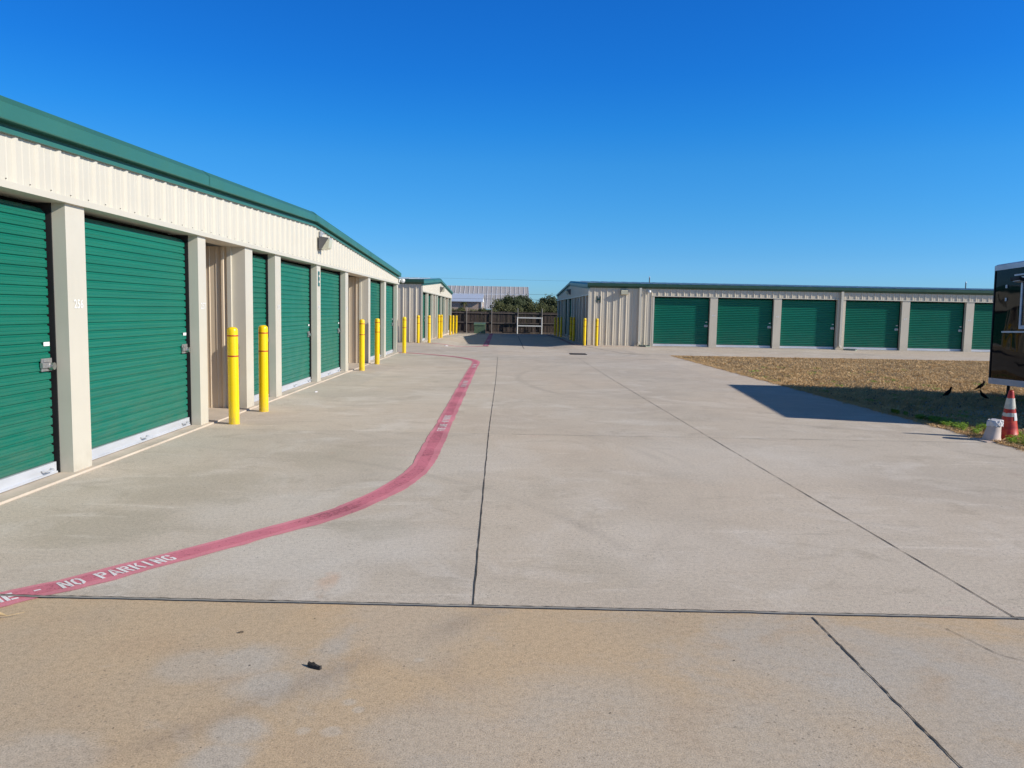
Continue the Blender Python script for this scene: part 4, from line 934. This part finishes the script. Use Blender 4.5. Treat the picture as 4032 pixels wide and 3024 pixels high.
# ------------------------------------------------------------------ birds
def bird(loc, rz, label, s=1.0, up_=0.0):
    t = empty('bird', loc, rz); tag(t, label, 'bird', 'black birds on the lawn by the trailer')
    t.scale = (s, s, s)
    # one continuous body: tail, rump, belly, breast, neck and head on a steep line, closed by the bill
    st = [(-.185, .022, .003, .016), (-.15, .040, .006, .018), (-.11, .064, .011, .017), (-.07, .092, .028, .026), (-.03, .120, .040, .038), (.008, .148, .043, .040), (.034, .176, .034, .033), (.048, .200, .024, .024), (.056, .219, .022, .022)]
    hd = up_ if up_ else 1
    st += [(.060 - .0 * hd, .238, .022, .021), (.060 + .012 * hd, .250, .016, .015), (.060 + .028 * hd, .253 + (.006 if hd < 0 else 0), .0065, .006), (.060 + .062 * hd, .254 + (.020 if hd < 0 else -.004), .0012, .0012)]
    a = MB(); rows = []
    for i_, (x, z, ra, rb) in enumerate(st):
        p0 = Vector(st[max(0, i_ - 1)][:2]); p1 = Vector(st[min(len(st) - 1, i_ + 1)][:2]); tg = (p1 - p0).normalized(); nx, nz = -tg.y, tg.x
        rows.append([(x + nx * ra * math.sin(q * math.pi / 6), rb * math.cos(q * math.pi / 6), z + nz * ra * math.sin(q * math.pi / 6)) for q in range(13)])
    a.grid(rows); a.build('body', M['bird'], t, True)
    for y in (-.014, .014):
        a = MB(); a.tube((0.0, y, .12), (-.012, y, .05), .010, .0035, 6, False); a.tube((-.012, y, .05), (.004, y, .004), .003, .003, 6, False)
        for an in (-.5, 0, .5, math.pi): a.tube((.004, y, .004), (.004 + .026 * math.cos(an), y + .026 * math.sin(an), .002), .0025, .0015, 5)
        a.build('leg', M['bird'], t)
    for sd in (-1, 1):
        a = MB(); a.grid([[(.02, sd * .038, .175), (.028, sd * .040, .140)], [(-.03, sd * .040, .140), (-.015, sd * .042, .105)], [(-.12, sd * .020, .078), (-.10, sd * .022, .062)]]); a.build('wing', M['bird'], t)
bird((10.66, 17.2, -.01), -.2, 'black bird in sunlight at the shadow edge, its head turned back over its body', .9, -1)
bird((8.95, 15.5, -.01), .15, 'black bird in the shade, left of the others', .9)
bird((9.47, 15.2, -.01), math.pi - .15, 'black bird in the shade, facing left, between the other birds and the cone', .8)

# ------------------------------------------------------------------ small litter in the foreground
lf = empty('dry_leaf', (-2.50, 3.81, 0.004), .35); tag(lf, 'curled tan dry leaf at the left edge of the front slab', 'leaf')
a = MB(); rows = []
for i in range(9):
    t = i / 8; wd_ = .022 * math.sin(math.pi * min(1, t * .96 + .04)) + .001; zz = .006 + .012 * math.sin(t * 3.0)
    rows.append([(-.055 + t * .11, -wd_, zz + .014 * (wd_ / .022)), (-.055 + t * .11, 0, zz), (-.055 + t * .11, wd_, zz + .011 * (wd_ / .022))])
a.grid(rows); a.build('blade', M['dryleaf'], lf, True)
a = MB(); a.tube((.05, 0, .01), (.08, .004, .012), .0018, .0015, 6); a.tube((.08, .004, .012), (.125, .012, .016), .0015, .001, 6); a.build('stem', M['dryleaf'], lf)
def chip(loc, rz, l, w_, h, mat, name, label, cat):
    t = MB(); rr = random.Random(int(l * 1e4)); N = 6; rows = []
    for i in range(N + 1):
        u = i / N; e = math.sin(math.pi * (u * .86 + .07)) ** .4
        rows.append([(-l / 2 + l * u, -w_ / 2 * e * rr.uniform(.75, 1.1), 0), (-l / 2 + l * u, -w_ / 2 * e * rr.uniform(.6, .9), h * rr.uniform(.6, 1.1)), (-l / 2 + l * u, w_ / 2 * e * rr.uniform(.5, .9), h * rr.uniform(.6, 1.1)), (-l / 2 + l * u, w_ / 2 * e * rr.uniform(.8, 1.1), 0)])
    t.grid(rows); t.face(rows[0]); t.face(rows[-1]); o = t.build(name, mat); o.location = loc; o.rotation_euler = (0, 0, rz); tag(o, label, cat)
    return o
chip((-.80, 3.33, .001), -.55, .075, .024, .018, M['darkiron'], 'wood_chip', 'charred black wood chip on the tan front slab', 'wood chip')
chip((-1.24, 3.69, .001), .3, .022, .010, .008, M['bark'], 'twig_bit', 'tiny dark twig bit on the slab below the stripe', 'twig')
chip((-2.5, 35.2, gz(-2.5, 35.2)), .3, .16, .10, .04, M['rag'], 'paper_scrap', 'white scrap of litter on the drive by the far left building', 'litter')
chip((-3.45, 14.6, 0), .6, .05, .03, .02, M['rag'], 'paper_scrap', 'small white scrap on the drive before the E column', 'litter')
a = MB(); rr = random.Random(11)
for k in range(260):
    x = rr.uniform(-3.4, 6.3); y = 2.6 + (rr.random() ** 1.6) * 24; s_ = rr.uniform(.0015, .0045) * (1 + y * .06)
    a.face([(x - s_, y - s_ * .5, gz(x, y) + .002), (x + s_, y - s_ * rr.uniform(.2, .8), .002), (x + s_ * .2, y + s_, .002 + s_ * rr.uniform(.1, .3)), (x - s_ * .6, y + s_ * .7, .002)])
tag(a.build('grit', M['darkiron']), 'fine dark grit scattered over the drive', 'grit', kind='stuff')

# ------------------------------------------------------------------ lawn
rr = random.Random(21)
a = MB()
def blade_at(x, y, h, w_, a_=a, z=-.012):
    an = rr.uniform(0, math.pi); bx, by = math.cos(an) * w_, math.sin(an) * w_; lx, ly = rr.gauss(0, h * .75), rr.gauss(0, h * .75)
    a_.face([(x - bx, y - by, z), (x + bx, y + by, z), (x + bx * .5 + lx * .6, y + by * .5 + ly * .6, z + h * .7), (x + lx, y + ly, z + h * .95)])
n_ = 0
while n_ < 85000:
    y = 9.0 + (rr.random() ** .9) * 20.25; x = 6.42 + rr.random() * (max(1.2, .70 * y - 5.6) + 0.5)
    if rr.random() > .55 + .45 * math.sin(x * 2.3 + math.sin(y * 1.7) * 2) * math.cos(y * 1.9): pass
    h = rr.uniform(.015, .055) * (1 + .25 * math.sin(x * 1.3) * math.sin(y * .8)); blade_at(x, y, h, rr.uniform(.0025, .006) * (1 + y * .045)); n_ += 1
for k in range(520):   # uneven tufts standing above the mat
    y0_ = 13.0 + rr.random() * 16; x0_ = 6.5 + rr.random() * (.70 * y0_ - 5.4)
    for j in range(26):
        blade_at(x0_ + rr.gauss(0, .05), y0_ + rr.gauss(0, .06), rr.uniform(.05, .11), rr.uniform(.003, .006) * (1 + y0_ * .04))
for k in range(5000):
    y = rr.uniform(9.0, 29.3); blade_at(6.40 - abs(rr.gauss(0, .025)) * (1 + math.sin(y * 5) + math.sin(y * 13)), y, rr.uniform(.015, .04), rr.uniform(.003, .006), z=.002)
for k in range(9000):   # edge tufts that lean over the concrete
    y = rr.uniform(9.0, 29.3); blade_at(6.42 + abs(rr.gauss(0, .06)), y, rr.uniform(.02, .06), rr.uniform(.003, .007))
for k in range(9000):
    x = rr.uniform(6.42, 22); blade_at(x, 29.3 - abs(rr.gauss(0, .08)), rr.uniform(.02, .06), rr.uniform(.004, .008))
tag(a.build('dry_grass', M['drygrass']), 'dry tan winter lawn beside the drive', 'grass', kind='stuff')
a = MB()
for k in range(17000):
    y = 8.6 + rr.random() * 4.4; wdt = .75 * sm(13.2, y, y + 2.2) * (1 if y < 11.3 else max(0.12, (13.1 - y) / 1.8))
    x = 6.50 + rr.random() ** 1.1 * wdt
    if math.sin(x * 9 + y * 4) * math.sin(y * 7) + .6 * math.sin(x * 23 - y * 17) < -.12: continue
    z = rr.uniform(.005, .075); s_ = rr.uniform(.009, .022); an = rr.uniform(0, 6.28); ux, uy = math.cos(an) * s_, math.sin(an) * s_; tz = rr.uniform(-.6, .6) * s_
    a.face([(x - ux, y - uy, z - tz), (x + uy * .6, y - ux * .6, z), (x + ux, y + uy, z + tz), (x - uy * .6, y + ux * .6, z)])
for k in range(260):
    cx_, cy_ = 6.6 + rr.random() * 6, 12 + rr.random() * 12
    if rr.random() < .8: continue
    for j in range(30): blade_at(cx_ + rr.gauss(0, .06), cy_ + rr.gauss(0, .08), .05, .006, a)
tag(a.build('green_weeds', M['greengrass']), 'low green clover weeds along the lawn edge by the cones', 'weeds', kind='stuff')
a = MB()
for k in range(620):
    x, y = 7.4 + rr.gauss(1.1, .75), 13.2 + rr.gauss(0, .65)
    if x < 6.7: continue
    s_ = rr.uniform(.008, .03); z0 = -.008
    pts = [(x + math.cos(q * 1.257 + k) * s_ * rr.uniform(.7, 1.2), y + math.sin(q * 1.257 + k) * s_ * rr.uniform(.6, 1)) for q in range(5)]
    top = (x, y, z0 + s_ * .8)
    for q in range(5): a.face([(*pts[q], z0), (*pts[(q + 1) % 5], z0), top])
tag(a.build('gravel', M['rope']), 'pale gravel stones in the shaded lawn under the trailer shadow', 'gravel', kind='stuff')
